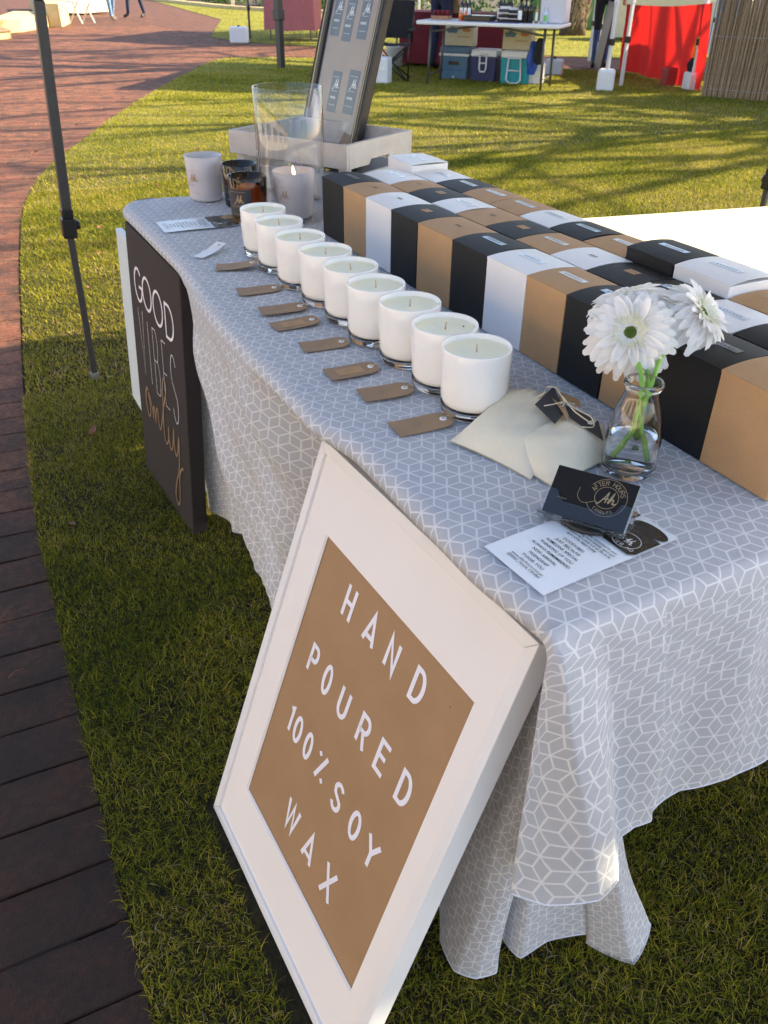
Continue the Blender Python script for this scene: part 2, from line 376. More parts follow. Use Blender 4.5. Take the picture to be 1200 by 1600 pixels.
m_string = mat('cotton_string', (.66, .58, .42), .8, .1, 300, .3)
m_petal = translucent_mat('gerbera_petal', (.94, .94, .93), .42, .55, .03, 60); m_centre = mat('gerbera_centre', (.13, .22, .03), .7, .4, 500, .6, bd=.002)
m_floret = translucent_mat('gerbera_floret', (.88, .89, .74), .35, .6, .1, 200)
m_stem = mat('green_stem', (.22, .46, .07), .4, .15, 60, .2); m_water = glass('vase_water', (.97, .98, .98), 0, 1.33)
m_acrylic = glass('clear_acrylic', (.93, .95, .97), 0.01, 1.49); m_card = mat('business_card', (.010, .009, .009), .55, .1, 40, 0, spec=.25); m_cardedge = mat('card_edges', (.26, .31, .34), .5, .2, 400, .3)
m_pole = mat('powder_coated_pole', (.055, .055, .056), .38, .1, 60, .08, metal=.2); m_plastic = mat('black_plastic', (.01, .01, .011), .3, .1, 50, .05)
m_steel = mat('zinc_plate', (.32, .33, .36), .45, .2, 60, .2, metal=.6)
m_canopy = mat('canopy_fabric', (.62, .62, .63), .9, .03, 10, .1)
m_cream = mat('cream_table_plastic', (.62, .575, .46), .5, .02, 12, .08)
m_crate = mat('limewashed_wood', (.50, .48, .46), .75, .12, 18, .4, bd=.002); m_darkwood = mat('dark_moulding', (.022, .018, .016), .32, .3, 60, .1)
m_goldline = mat('gilt_line', (.50, .42, .25), .35, .1, 60, 0, metal=.5); m_tan = mat('tan_mount', (.30, .235, .175), .8, .05, 20, .05)
def pane_mat(k1=.9, k0=.045):
    M, nt, b = new_mat('picture_glass'); b.inputs['Base Color'].default_value = (1, 1, 1, 1)
    b.inputs['Roughness'].default_value = 0; b.inputs['Alpha'].default_value = .0
    gl = nt.nodes.new('ShaderNodeBsdfGlossy'); gl.inputs['Roughness'].default_value = .01; tp = nt.nodes.new('ShaderNodeBsdfTransparent')
    fr = nt.nodes.new('ShaderNodeLayerWeight'); fr.inputs[0].default_value = .5; ms = nt.nodes.new('ShaderNodeMixShader')
    k = X(nt, fr.outputs['Facing'])._m('POWER', X(nt, fr.outputs['Facing']), 4.5)*k1+k0
    nt.links.new(k.k, ms.inputs[0]); nt.links.new(tp.outputs[0], ms.inputs[1]); nt.links.new(gl.outputs[0], ms.inputs[2])
    nt.links.new(ms.outputs[0], nt.nodes['Material Output'].inputs[0]); return M
m_pane = pane_mat()
m_thin = pane_mat(1.15, .07); m_thin.name = 'thin_clear_glass'
# ================================================================== LARGE STRUCTURE
# ---- lawn and path (ground). path edge curve: right-hand edge of the brick path
edge = [(-.44, -1.2), (-.425, -.4), (-.411, .211), (-.401, .707), (-.385, 1.2), (-.368, 1.653), (-.30, 2.4), (-.211, 3.195), (-.09, 4.2), (.071, 5.247), (.36, 6.3), (.80, 7.337), (1.35, 8.6), (1.97, 9.9), (2.9, 11.7), (4.0, 13.6), (4.9, 13.55), (6.14, 12.66), (8.47, 10.2), (12.0, 6.5), (20, -3)]
edge_c = [(p.x, p.y) for p in catmull([(a, b, 0) for a, b in edge], 8)]
MB().add([(-60, -30, -.035), (90, -30, -.035), (90, 140, -.035), (-60, 140, -.035)], [(0, 1, 2, 3)]).build('ground', mat('bedding_sand', (.10, .07, .05), .95, .3, 20, .4), kind='structure')
# lawn sheet: right of the edge curve, rising to level with the bricks
lawn = MB(); edge_low = [p for p in edge_c]
poly = [(x+.001, y) for x, y in edge_c[:8*15+1]] + [(x, y-.0) for x, y in edge_c[8*15+1:]]
cx = [p for p in poly]
ring = cx + [(40, -30), (-.44, -30)]
lawn.poly(ring, -.04, .010)
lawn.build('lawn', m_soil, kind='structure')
# far lawn beyond the cross path
far_edge = [(5.45, 16.9), (6.2, 15.6), (8.0, 13.7), (10.2, 11.5), (14, 7.4), (24, -3)]
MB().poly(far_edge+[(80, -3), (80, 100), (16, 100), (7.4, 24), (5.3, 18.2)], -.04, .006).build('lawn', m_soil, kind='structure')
def in_poly(px, py, poly):
    inside = np.zeros(len(px), bool); n = len(poly); j = n-1
    for i in range(n):
        xi, yi = poly[i]; xj, yj = poly[j]
        if yi != yj:
            c = ((yi > py) != (yj > py)) & (px < (xj-xi)*(py-yi)/(yj-yi)+xi); inside ^= c
        j = i
    return inside
# ---- brick path: header course along the edge, then running bond
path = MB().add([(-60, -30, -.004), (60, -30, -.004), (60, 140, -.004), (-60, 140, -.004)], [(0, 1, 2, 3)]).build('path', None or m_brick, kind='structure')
# brick-sized relief for the part too far away to pick bricks apart: shader joints
def far_path_material():
    M = brick_material(); M.name = 'far_pavers'; nt = M.node_tree; b = nt.nodes['Principled BSDF']
    src = b.inputs['Base Color'].links[0].from_socket
    gp = nt.nodes.new('ShaderNodeNewGeometry'); mp = nt.nodes.new('ShaderNodeMapping'); mp.inputs['Rotation'].default_value = (0, 0, math.radians(18.5))
    nt.links.new(gp.outputs['Position'], mp.inputs[0])
    bt = nt.nodes.new('ShaderNodeTexBrick'); nt.links.new(mp.outputs[0], bt.inputs[0]); bt.inputs['Scale'].default_value = 1
    bt.inputs['Brick Width'].default_value = .235; bt.inputs['Row Height'].default_value = .118; bt.inputs['Mortar Size'].default_value = .004
    bt.inputs['Color1'].default_value = (1.05, 1, 1, 1); bt.inputs['Color2'].default_value = (.62, .58, .58, 1); bt.inputs['Mortar'].default_value = (.4, .38, .36, 1)
    c = mix(nt, src, bt.outputs[0], .9, 'MULTIPLY'); nt.links.new(c, b.inputs['Base Color']); return M
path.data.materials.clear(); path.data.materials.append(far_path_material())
brick_me = MB()
def brick_proto(L, W, name):
    mb = MB(); h = .024; e = .0022; z0 = -.020
    xs = [(-L/2, -W/2), (L/2, -W/2), (L/2, W/2), (-L/2, W/2)]; xi = [(-L/2+e, -W/2+e), (L/2-e, -W/2+e), (L/2-e, W/2-e), (-L/2+e, W/2-e)]
    vs = [(x, y, z0) for x, y in xs]+[(x, y, z0+h-e) for x, y in xs]+[(x, y, z0+h) for x, y in xi]
    fs = [(i, (i+1) % 4, 4+(i+1) % 4, 4+i) for i in range(4)]+[(4+i, 4+(i+1) % 4, 8+(i+1) % 4, 8+i) for i in range(4)]+[(8, 9, 10, 11)]
    mb.add(vs, fs); me = bpy.data.meshes.new(name); me.from_pydata(mb.v, [], mb.f); me.materials.append(m_brick); return me
me_head = brick_proto(.229, .1148, 'brick'); me_field = brick_proto(.231, .1145, 'brick')
stuff_v = []; stuff_f = []; stuff_t = []
def put_brick(me, x, y, a, dz=0, single=True):
    if single:
        o = bpy.data.objects.new('brick', me); col.objects.link(o); o.parent = path
        o.matrix_local = Matrix.Translation((x, y, dz)) @ Matrix.Rotation(a, 4, 'Z') @ Matrix.Rotation(random.gauss(0, .004), 4, 'X')
    else:
        n = len(stuff_v); ca, sa = math.cos(a), math.sin(a)
        for v in me.vertices: stuff_v.append((x+v.co.x*ca-v.co.y*sa, y+v.co.x*sa+v.co.y*ca, v.co.z+dz))
        for f in me.polygons: stuff_f.append(tuple(n+i for i in f.vertices))
        stuff_t.extend([random.random()]*len(me.vertices))
# header course
ec = np.array(edge_c[:8*16]); seg = np.r_[0, np.cumsum(np.hypot(*np.diff(ec, axis=0).T))]
nb = 0; s = .0
while s < seg[-1]-.1:
    px = np.interp(s, seg, ec[:, 0]); py = np.interp(s, seg, ec[:, 1]); qx = np.interp(s+.1, seg, ec[:, 0]); qy = np.interp(s+.1, seg, ec[:, 1])
    t = Vector((qx-px, qy-py)).normalized(); a = math.atan2(t.y, t.x)-PI/2
    put_brick(me_head, px-t.y*.117-.004, py+t.x*.117, a+random.gauss(0, .010), random.uniform(-.0014, .0010), s < 14.0 and nb < 120); nb += 1
    s += .1175
# field, running bond
A = math.radians(-18.5); ux, uy = math.cos(A), math.sin(A); vx, vy = -uy, ux
cands = []
epoly = [(x-.165, y) for x, y in edge_c[:8*15+1]]+[(4.3, 13.9), (5.0, 13.9), (6.3, 13.0), (8.6, 10.6), (12.2, 6.8), (20, -2.6), (24, -2.6), (14, 7.3), (10.2, 11.4), (8, 13.6), (6.2, 15.5), (5.3, 16.9), (5.2, 22), (-6, 22), (-6, -2)]
for r in range(-60, 220):
    for c in range(-60, 60):
        a_ = c*.235+(.1175 if r % 2 else 0); b_ = r*.118
        x = a_*ux+b_*vx; y = a_*uy+b_*vy
        cands.append((x, y))
cands = np.array(cands)
d = cands-np.array([CP.x, CP.y]); fw = d@np.array([CF.x, CF.y])+1.25*.551; rt = d@np.array([CR.x, CR.y])
ok = in_poly(cands[:, 0], cands[:, 1], epoly) & (fw > .5) & (rt > -.50*fw-.35) & (rt < .52*fw+.3) & (fw < 26)
cands = cands[ok]; fw = fw[ok]; o_ = np.argsort(fw); cands = cands[o_]; fw = fw[o_]
for i, (x, y) in enumerate(cands):
    put_brick(me_field, x, y, A+random.gauss(0, .006), random.uniform(-.0038, -.0012), i < 180)
me = bpy.data.meshes.new('distant_bricks'); me.from_pydata(stuff_v, [], stuff_f); me.materials.append(m_brick)
at = me.attributes.new('tone', 'FLOAT', 'POINT'); at.data.foreach_set('value', stuff_t)
db = bpy.data.objects.new('brick_paving', me); col.objects.link(db); db.parent = path; db['kind'] = 'stuff'
# ---- grass blades
def grass(name, n, xr, yr, hmin, hmax, wmin, wmax, seed, dens=None, segs=3, polys=None, lean=1.0, dt=0):
    g = np.random.default_rng(seed)
    x = g.uniform(*xr, n); y = g.uniform(*yr, n)
    keep = in_poly(x, y, ring if polys is None else polys)
    dx = x-CP.x; dy = y-CP.y; f_ = dx*CF.x+dy*CF.y+1.25*.551; r_ = dx*CR.x+dy*CR.y
    keep &= (f_ > .3) & (np.abs(r_) < .50*f_+.15)
    if dens is not None: keep &= g.uniform(size=n) < dens(x, y)
    x = x[keep]; y = y[keep]; n = len(x)
    # clumps: tone and height follow a slow field
    fld = np.sin(x*5.1+np.sin(y*3.7)*1.5)*np.cos(y*4.3+np.sin(x*2.9))+.6*np.sin(x*17+y*9)*np.sin(y*21-x*6)
    h = g.uniform(hmin, hmax, n)*(1+.25*fld)*np.where(g.uniform(size=n) < .3, .55, 1); ww = g.uniform(wmin, wmax, n)
    a = g.uniform(0, 2*PI, n); ln = g.uniform(.35, 1.5, n)*lean
    f2 = np.sin(x*1.9+1.3*np.sin(y*1.1+2))*np.sin(y*2.3+1.1*np.sin(x*1.7))+.7*np.sin(x*7.3+np.sin(y*9)*2)*np.cos(y*6.1-x*2.2)
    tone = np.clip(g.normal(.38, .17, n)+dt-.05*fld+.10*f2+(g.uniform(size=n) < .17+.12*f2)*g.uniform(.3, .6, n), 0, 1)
    V = np.zeros((n, segs*2+1, 3)); ca, sa = np.cos(a), np.sin(a); bend = g.normal(0, .5, n)
    for k in range(segs+1):
        t = k/segs; out = h*ln*(t**1.6)*.9; z = h*(t-.35*ln*t*t)
        aa = a+bend*t; bx = x+np.cos(aa)*out; by = y+np.sin(aa)*out; hw = ww*(1-t**1.5)*.5
        if k < segs:
            V[:, 2*k] = np.stack([bx-sa*hw, by+ca*hw, z+.008], 1); V[:, 2*k+1] = np.stack([bx+sa*hw, by-ca*hw, z+.008], 1)
        else: V[:, 2*k] = np.stack([bx, by, z+.008], 1)
    nv = segs*2+1; F = []
    base = (np.arange(n)*nv)[:, None]
    quads = np.concatenate([base+np.array([[2*k, 2*k+1, 2*k+3, 2*k+2]]) for k in range(segs-1)], 1).reshape(-1, 4)
    tris = (base+np.array([[2*segs-2, 2*segs-1, 2*segs]])).reshape(-1, 3)
    me = bpy.data.meshes.new(name); me.vertices.add(n*nv); me.vertices.foreach_set('co', V.ravel())
    nl = quads.size+tris.size; me.loops.add(nl); me.loops.foreach_set('vertex_index', np.concatenate([quads.ravel(), tris.ravel()]).astype(np.int32))
    np_ = len(quads)+len(tris); me.polygons.add(np_)
    st = np.concatenate([np.arange(len(quads))*4, quads.size+np.arange(len(tris))*3]).astype(np.int32)
    me.polygons.foreach_set('loop_start', st); me.update(calc_edges=True); me.validate()
    at = me.attributes.new('tone', 'FLOAT', 'POINT'); at.data.foreach_set('value', np.repeat(tone, nv).astype(np.float32))
    me.materials.append(m_blade)
    o = bpy.data.objects.new(name, me); col.objects.link(o); o['kind'] = 'stuff'
    return n
c1 = grass('grass', 430000, (-.46, 1.5), (-.45, 2.4), .008, .028, .0010, .0022, 1, dt=-.04, dens=lambda x, y: (1-.5*np.clip(np.sin(x*13+2*np.sin(y*5))*np.sin(y*11+x*4)*2-.9, 0, 1))*np.where((x > -.247) & (x < -.19) & (y > -.02) & (y < .53), .0, 1.0), polys=[(x-.010, y) for x, y in ring])  # shade put into blade tone here, sunlight into the farther patches' tone
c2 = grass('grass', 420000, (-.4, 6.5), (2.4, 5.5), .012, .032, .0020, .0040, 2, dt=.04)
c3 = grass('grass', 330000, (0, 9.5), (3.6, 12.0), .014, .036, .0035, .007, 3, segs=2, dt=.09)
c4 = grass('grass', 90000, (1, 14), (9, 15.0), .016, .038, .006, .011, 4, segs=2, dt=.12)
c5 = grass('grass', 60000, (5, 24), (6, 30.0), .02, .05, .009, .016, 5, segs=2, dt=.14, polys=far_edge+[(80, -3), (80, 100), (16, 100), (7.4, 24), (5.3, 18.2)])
# ragged tufts leaning over the brick edge
def edge_grass():
    global ring
    pts = np.array(edge_c[:8*13]); n = 9000; g = np.random.default_rng(9)
    return None
# a few fallen leaves and crumbs on the lawn
m_leaf = mat('dry_leaf', (.20, .07, .035), .7, .4, 60, .2); lf = []
for (x, y) in [(1.2, 6.9), (1.5, 6.4), (2.1, 7.3), (1.9, 6.8), (2.4, 8.3), (.9, 5.3), (3.2, 8.0), (.25, 3.9), (.1, 3.4), (5.0, 6.7), (6.2, 6.3), (4.6, 8.2), (4.75, 8.3), (5.1, 8.9), (.42, .55), (.36, .25), (.63, .33), (3.9, 9.1), (7.0, 6.6), (.55, 5.7), (.35, 4.4), (-.22, 3.0), (-.15, 2.0), (-.3, 1.5)]:
    mb = MB(); r = random.uniform(.012, .024); a = random.uniform(0, 6.28); P = []
    for i in range(7):
        t = i/6; wv = r*.5*math.sin(PI*min(1, t*1.02))**.8
        P.append([(r*(t*2-1), -wv, .4*wv+random.uniform(0, .003)), (r*(t*2-1), 0, .002*math.sin(t*5)), (r*(t*2-1), wv, .5*wv)])
    mb.grid(P); o = mb.build('fallen_leaf', m_leaf, smooth=True); o.location = (x, y, .034 if y < 6 else .038); o.rotation_euler = (random.uniform(-.3, .3), random.uniform(-.3, .3), a)
    tag(o, 'small dry brown leaf on %s' % ('the sunlit lawn beyond the boxes' if x > 2.7 else 'the lawn between the path and the crate' if y > 4.5 else 'the shaded grass right of the cloth hem' if x > .2 else 'the grass strip beside the gazebo leg'), 'leaf', 'dry brown leaves on the lawn')
for (x, y, a_, L_) in ((-.50, 1.02, .4, .035), (1.9, 11.2, .1, .35), (-.44, 2.1, 1.2, .03), (.42, .9, .8, .05)):
    tw = MB(); tw.tube([(-L_/2, 0, 0), (0, L_*.08, .003), (L_/2, 0, 0)], [.0016, .0013, .0008], 5); o = tw.build('twig', m_leaf, smooth=True); o.location = (x, y, .012 if x < -.3 else .03); o.rotation_euler = (0, 0, a_)
    tag(o, {-.50: 'short brown twig on the dark near bricks', 1.9: 'long dark twig on the shaded far bricks', -.44: 'short twig on the bricks beside the grass edge', .42: 'thin twig on the grass right of the cloth hem'}[x], 'twig')
# ---- gazebo over the stall (legs seen, roof above the camera)
gz = empty('gazebo', (1.45, .95, 0), 0, 'grey steel legged gazebo standing over the candle stall, near leg left of the table', 'gazebo')
def W2(p): return Vector(p)-Vector((1.45, .95, 0))
legs = {'a': ((-.059, 2.448, 0), (-.05, 2.448, .529), (-.013, 2.448, 1.157), (.04, 2.44, 2.1)), 'b': ((2.975, 2.28, 0), (2.975, 2.28, .44), (2.975, 2.28, 1.2), (2.97, 2.3, 2.1)),
        'c': ((-.10, -.56, 0), (-.10, -.56, .5), (-.08, -.55, 1.2), (-.05, -.53, 2.1)), 'd': ((2.95, -.56, 0), (2.95, -.56, .5), (2.95, -.55, 1.2), (2.95, -.53, 2.1))}
gz_corners = {}
for k, p in legs.items():
    p = [W2(q) for q in p]; lg = MB()
    def sq(mb, a, b, w_):
        d = (b-a).normalized(); M = d.to_track_quat('Z', 'Y').to_matrix(); mb.box((a+b)/2, (w_, w_, (b-a).length), M=M)
    sq(lg, p[0], p[1], .021); sq(lg, p[1], p[2], .030); sq(lg, p[2], p[3], .030)
    leg = lg.build('leg', m_pole, gz, bevel=.003)
    cl = MB(); d = (p[2]-p[1]).normalized(); M = d.to_track_quat('Z', 'Y').to_matrix()
    cl.box(p[1]+d*.005, (.044, .044, .062), M=M); cl.box(p[1]+d*.05, (.036, .036, .03), M=M)
    n_ = len(cl.v); cl.tube([p[1]+M @ Vector((0, -.022, .012)), p[1]+M @ Vector((0, -.036, .012))], .014, 16)
    cl.build('height_lock', m_plastic, leg, bevel=.005)
    ft = MB(); ft.box(p[0]+Vector((.028, -.008, .004)), (.085, .06, .004)); ft.lathe([(0, .006), (.007, .006), (.007, .012), (0, .012)], 8, p[0]+Vector((.052, -.008, 0)))
    ft.box(p[0]+Vector((0, 0, .02)), (.026, .026, .03)); ft.build('foot_plate', m_steel, leg, bevel=.001)
    gz_corners[k] = p[3]
rf = MB(); A_, B_, C_, D_ = gz_corners['a'], gz_corners['b'], gz_corners['d'], gz_corners['c']; top = (A_+B_+C_+D_)/4+Vector((0, 0, .85))
for p, q in ((A_, B_), (B_, C_), (C_, D_), (D_, A_)):
    G = [[p.lerp(q, i/10)*(1-t)+top*t+Vector((0, 0, -.12*math.sin(PI*t)*.5)) for t in [j/6 for j in range(7)]] for i in range(11)]; rf.grid(G)
    rf.grid([[p.lerp(q, i/10)+Vector((0, 0, -.04*t)) for t in (0, 1)] for i in range(11)])
rf.build('roof_canopy', m_canopy, gz)
MB().box(W2((2.975, 1.86, 1.93)), (.16, .78, .36)).build('added_shade_block', m_canopy, gz, bevel=.05, seg=4)  # unseen block added at the eave to shade the grass by the left leg
# ---- second table (cream folding table) at the right
t2 = empty('folding_table', (1.15, .35, 0), math.radians(-9), 'long cream topped folding table in full sun behind the boxes', 'table')
M_ = MB()
def rounded(x0, y0, x1, y1, r, n=6):
    o = []
    for cx_, cy_, a0 in ((x1-r, y0+r, -90), (x1-r, y1-r, 0), (x0+r, y1-r, 90), (x0+r, y0+r, 180)):
        o += [(cx_+r*math.cos(math.radians(a0+90*k/n)), cy_+r*math.sin(math.radians(a0+90*k/n))) for k in range(n+1)]
    return o
# ================================================================== FINISH second table in its own frame
t2.location = (0, 0, 0); t2.rotation_euler = (0, 0, 0)
def quadslab(mb, pts, z0, z1): mb.poly(pts, z0, z1)
M_.poly([(.70, 1.295), (2.5, .925), (2.3, -.75), (.80, -.6)], .690, .728); M_.build('tabletop', m_cream, t2, bevel=.008)
for (x, y) in ((.86, 1.16), (2.35, .86), (2.2, -.6), (.9, -.45)): MB().tube([(x, y, 0), (x, y, .69)], .013).build('leg', m_pole, t2, smooth=True)
# ================================================================== CANDLE TABLE + CLOTH
tt = empty('trestle_table', (.38, .9, 0), 0, 'trestle table hidden under the patterned cloth', 'table')
MB().box((0, 0, .7155), (.72, 1.76, .035)).build('tabletop', m_cream, tt, bevel=.008)
for sx in (-1, 1):
    for sy in (-1, 1): MB().tube([(sx*.27, sy*.7, 0), (sx*.27, sy*.7, .695)], .014).build('leg', m_pole, tt, smooth=True)
cloth = MB(); cuv = []
def smooth01(t): t = max(0, min(1, t)); return t*t*(3-2*t)
def hem_z(y):
    P = [(-.1, .50), (.22, .48), (.34, .10), (.5, .09), (.84, .125), (1.1, .08), (1.45, .012), (1.9, .01)]
    return float(np.interp(y, [p[0] for p in P], [p[1] for p in P]))
def bulge(y): return .012*smooth01(y/.12)+.020*smooth01((y-.38)/.12)*(1-smooth01((y-.85)/.42))+.002-.010*smooth01((y-1.0)/.3)
def side_pt(y, s):
    """s metres of cloth below the table edge"""
    b = bulge(y)
    r = .020
    if s < r*PI/2*.9:
        a = s/r; return (-b+r*(1-math.sin(a)) - .0, .742-r*(1-math.cos(a)))
    d = s-r*PI/2*.9; z = .742-r-d; x0 = -b+.0
    fr = (1-smooth01((y-.535)/.22))            # pushed in behind the framed sign
    sg = smooth01((y-1.20)/.05)                                     # behind the black canvas
    hang = .0+.03*smooth01(d/.5)
    f1 = .010*math.sin((y*.62-z*.78)*42+.8*math.sin(y*7))+.012*math.sin(y*23+z*4)*smooth01(d/.4)+.008*math.sin((y*.62-z*.78)*19)
    f1 *= smooth01(d/.12)*(1-fr)*(1-sg)
    yb = .84+(1.15-.84)*max(0, min(1, (z-.13)/.56))**.7
    rec = smooth01((y-yb)/.03)*smooth01(d/.10)*(1-fr)
    x = x0+hang+f1+rec*.055
    tin = max(fr*.085, sg*(.052+.01*math.sin(y*30)*smooth01(d/.3)))
    x = x*(1-max(fr, sg)*smooth01(d/.025))+(tin)*smooth01(d/.025) if (fr+sg) > 0 else x
    return (x, z)
NY = 240; ys = [1.825-i*1.825/NY for i in range(NY+1)]
ss = [0, .006, .012, .018, .024, .03, .036, .045, .055, .07, .085]+[.1+.022*k for k in range(30)]
def corner_in(y): RR = .085; q = max(0, y-(1.825-RR)); return RR-math.sqrt(max(0, RR*RR-q*q))
rows = []; uvr = []
for y in ys:
    hz = hem_z(y); tot = .742-hz; row = []; uvs = []
    for xx in [.775-.775*k/46 for k in range(47)]:
        # far end corner rounding of the top
        ysh = y
        z = .742+.0012*math.sin(xx*31+y*17)+.0009*math.sin(y*43-xx*22)
        z = .742+(z-.742)*smooth01(y/.06)*smooth01(xx/.03)-(.0025 if y < -.004 else .0008 if y < 0 else 0)
        bb = .020-bulge(y)
        kk = max(0, 1-xx/.3)**2; xm = corner_in(y)
        if y > 1.79: z -= .008*((y-1.79)/.035)**2
        xe = xx+bb*kk; xe = xe+xm*(1-xx/.775); row.append((xe, ysh, z)); uvs.append((xe, ysh))
    for s in ss[1:]:
        s = s*tot/ss[-1] if s > .1 else s
        s = min(s, tot)
        x, z = side_pt(y, s)
        yy = y
        x += corner_in(y)
        row.append((x, yy, z)); uvs.append((bb-s, yy))
    # round the far-left corner: pull top points near x=0, y end
    rows.append(row); uvr += uvs
cloth.grid(rows); cuv += uvr
# far end drop
P = []; 
for i in range(41):
    x = .02+.755*i/40; P.append([(x, 1.825+.012*math.sin(x*30)*t, .722-.45*t) for t in [k/12 for k in range(13)]])
cloth.grid([[p for p in r] for r in P]); cuv += [(r[0][0], 1.825+(k/12)*.45) for r in P for k in range(13)]
# near end panel: columns (top point, hem point)
def fold(pts, n, k=.3):
    a = catmull(pts, n); P = [Vector(p) for p in pts]; b = [P[i].lerp(P[i+1], j/n) for i in range(len(P)-1) for j in range(n)]+[P[-1]]
    return [p.lerp(q, 1-k) for p, q in zip(a, b)]
def interp_cols(cols, n):
    tops = fold([c[0] for c in cols], n); bots = fold([c[1] for c in cols], n); mids = fold([c[2] for c in cols], n)
    return list(zip(tops, bots, mids))
cols = [((.012, .012, .716), (.030, .030, .31), (.018, .012, .55)),
        ((-.004, .008, .726), (-.008, .000, .345), (-.012, .002, .60)),
        ((-.004, .001, .740), (.030, -.018, .325), (-.004, -.008, .60)),
        ((.000, -.001, .742), (.092, -.040, .322), (.018, -.030, .60)),
        ((.016, 0, .742), (.112, -.046, .352), (.050, -.026, .60)),
        ((.045, 0, .742), (.128, -.016, .384), (.085, -.006, .60)),
        ((.085, 0, .742), (.150, -.014, .394), (.115, -.012, .60)),
        ((.124, 0, .742), (.172, -.022, .398), (.146, -.016, .60)),
        ((.130, 0, .742), (.182, -.014, .400), (.152, -.004, .60)),
        ((.18, 0, .742), (.232, -.004, .402), (.20, -.006, .60)),
        ((.25, 0, .742), (.300, -.022, .402), (.27, -.018, .60)),
        ((.33, 0, .742), (.372, -.020, .410), (.345, .004, .60)),
        ((.345, 0, .742), (.384, -.002, .410), (.362, .002, .60)),
        ((.45, 0, .742), (.46, -.01, .43), (.455, -.02, .6)), ((.60, 0, .742), (.60, -.01, .43), (.60, .0, .6)), ((.775, 0, .742), (.775, -.01, .43), (.775, 0, .6))]
cc = interp_cols(cols, 8); G = []; acc = 0; prev = None; hem_end = []
for (a, b_, c) in cc:
    if prev is not None: acc += ((b_-prev[1]).length*.55+(a-prev[0]).length*.45)
    prev = (a, b_); col_ = []
    for k, t in enumerate([0, .008, .016, .026, .037, .050, .064, .08]+[.1+.9*q_/25 for q_ in range(1, 26)]):
        p = a*((1-t)*(1-2*t))+c*(4*t*(1-t))+b_*(t*(2*t-1))
        L = (1-t)
        r_a = .0155; s_a = t*.34
        if s_a < r_a*PI/2: p = Vector((p.x, a.y-r_a*math.sin(s_a/r_a), a.z-r_a*(1-math.cos(s_a/r_a))))
        else: p = p+Vector((0, -r_a+.003*math.sin(acc*55+t*6)*t, -.001*math.sin(t*20+acc*50)*t))
        col_.append(p); bl = smooth01(t*1.5); cuv.append((a.x*(1-bl)+acc*bl, -t*.36))
    G.append(col_); hem_end.append(col_[-1])
cloth.grid(G)
# the long side's overhang folded round the corner, pooling on the grass
cols = [((.06, .30, .60), (.05, .33, .01)), ((.052, .16, .66), (.035, .20, .004)), ((.05, .08, .69), (-.006, .125, .002)), ((.046, .04, .70), (-.008, .075, .0)), ((.045, .03, .70), (.012, .050, .0)), ((.045, .026, .70), (.041, .043, .001)),
        ((.047, .03, .70), (.062, .072, .006)), ((.050, .04, .70), (.078, .105, .01)), ((.052, .034, .70), (.080, .062, .006)), ((.054, .026, .70), (.087, .046, .002)), ((.062, .026, .69), (.130, .042, .014)),
        ((.072, .024, .68), (.178, .026, .022)), ((.082, .02, .67), (.232, .008, .028)), ((.086, .022, .66), (.236, .020, .03)), ((.088, .03, .65), (.190, .022, -.004)), ((.092, .03, .64), (.238, -.034, -.012)), ((.10, .03, .63), (.286, -.004, .012)), ((.11, .05, .62), (.262, .050, .05))]
tops = catmull([c[0] for c in cols], 8); bots = fold([(c[1][0], c[1][1], c[1][2]+.026) for c in cols], 8, .35); G = []; acc = 0; prev = None; hem_low = []
for a, b_ in zip(tops, bots):
    if prev is not None: acc += (b_-prev).length
    prev = b_; c_ = []
    for k in range(31):
        t = k/30; p = a.lerp(b_, t**.85 if t > 0 else 0); p = Vector((a.x+(b_.x-a.x)*t**1.25, a.y+(b_.y-a.y)*t**1.1, a.z+(b_.z-a.z)*t))
        p += Vector((.002*math.sin(t*13+acc*40), .002*math.sin(t*11+acc*30), 0)); c_.append(p); cuv.append((-t*.68-.06, -acc))
    G.append(c_); hem_low.append(c_[-1])
cloth.grid(G)
cloth.uv = [(a, b) for a, b in cuv]
clo = cloth.build('tablecloth', m_cloth, smooth=True)
tag(clo, 'grey cotton tablecloth with white cube lattice print draped over the candle table', 'tablecloth')
def hem(pts, name='hem'):
    mb = MB(); mb.tube([p+Vector((0, 0, .001)) for p in pts], .0013, 6); mb.build(name, m_hem, clo, smooth=True)
hem(hem_end); hem(hem_low)
clo.modifiers.new('thickness', 'SOLIDIFY').thickness = .0007; clo.modifiers['thickness'].offset = -1; clo.modifiers['thickness'].use_rim = False
# ================================================================== FRAMED SIGN 'HAND POURED 100% SOY WAX'
TL = Vector((.00237, .53054517, .68375781)); UPV = Vector((.33345928, .01767839, .94259874)); AW = Vector((-.02303436, .99935461, .02756428))
AW = (AW-UPV*AW.dot(UPV)).normalized()
FM = planeM(TL, -AW, UPV)          # local x to the reader's right, y up, z out of the face
fs = empty('framed_sign', M=FM, label='large white framed kraft sign reading HAND POURED 100% SOY WAX leaning on the table', cat='sign')
FW, FH, FD, LP = .497, .713, .032, .016
for nm, pts in (('frame_rail', [(0, 0), (FW, 0), (FW-LP, -LP), (LP, -LP)]), ('frame_rail', [(0, -FH), (LP, -FH+LP), (FW-LP, -FH+LP), (FW, -FH)]),
                ('frame_rail', [(0, 0), (LP, -LP), (LP, -FH+LP), (0, -FH)]), ('frame_rail', [(FW, 0), (FW, -FH), (FW-LP, -FH+LP), (FW-LP, -LP)])):
    c = Vector((sum(p[0] for p in pts)/4, sum(p[1] for p in pts)/4))
    pts = [(c.x+(p[0]-c.x)*.9993, c.y+(p[1]-c.y)*.9993) for p in pts]
    MB().poly(pts, -FD, 0).build(nm, m_white, fs, bevel=.0012)
wx0, wx1, wy0, wy1 = .075, .446, -.116, -.600
mo = MB()
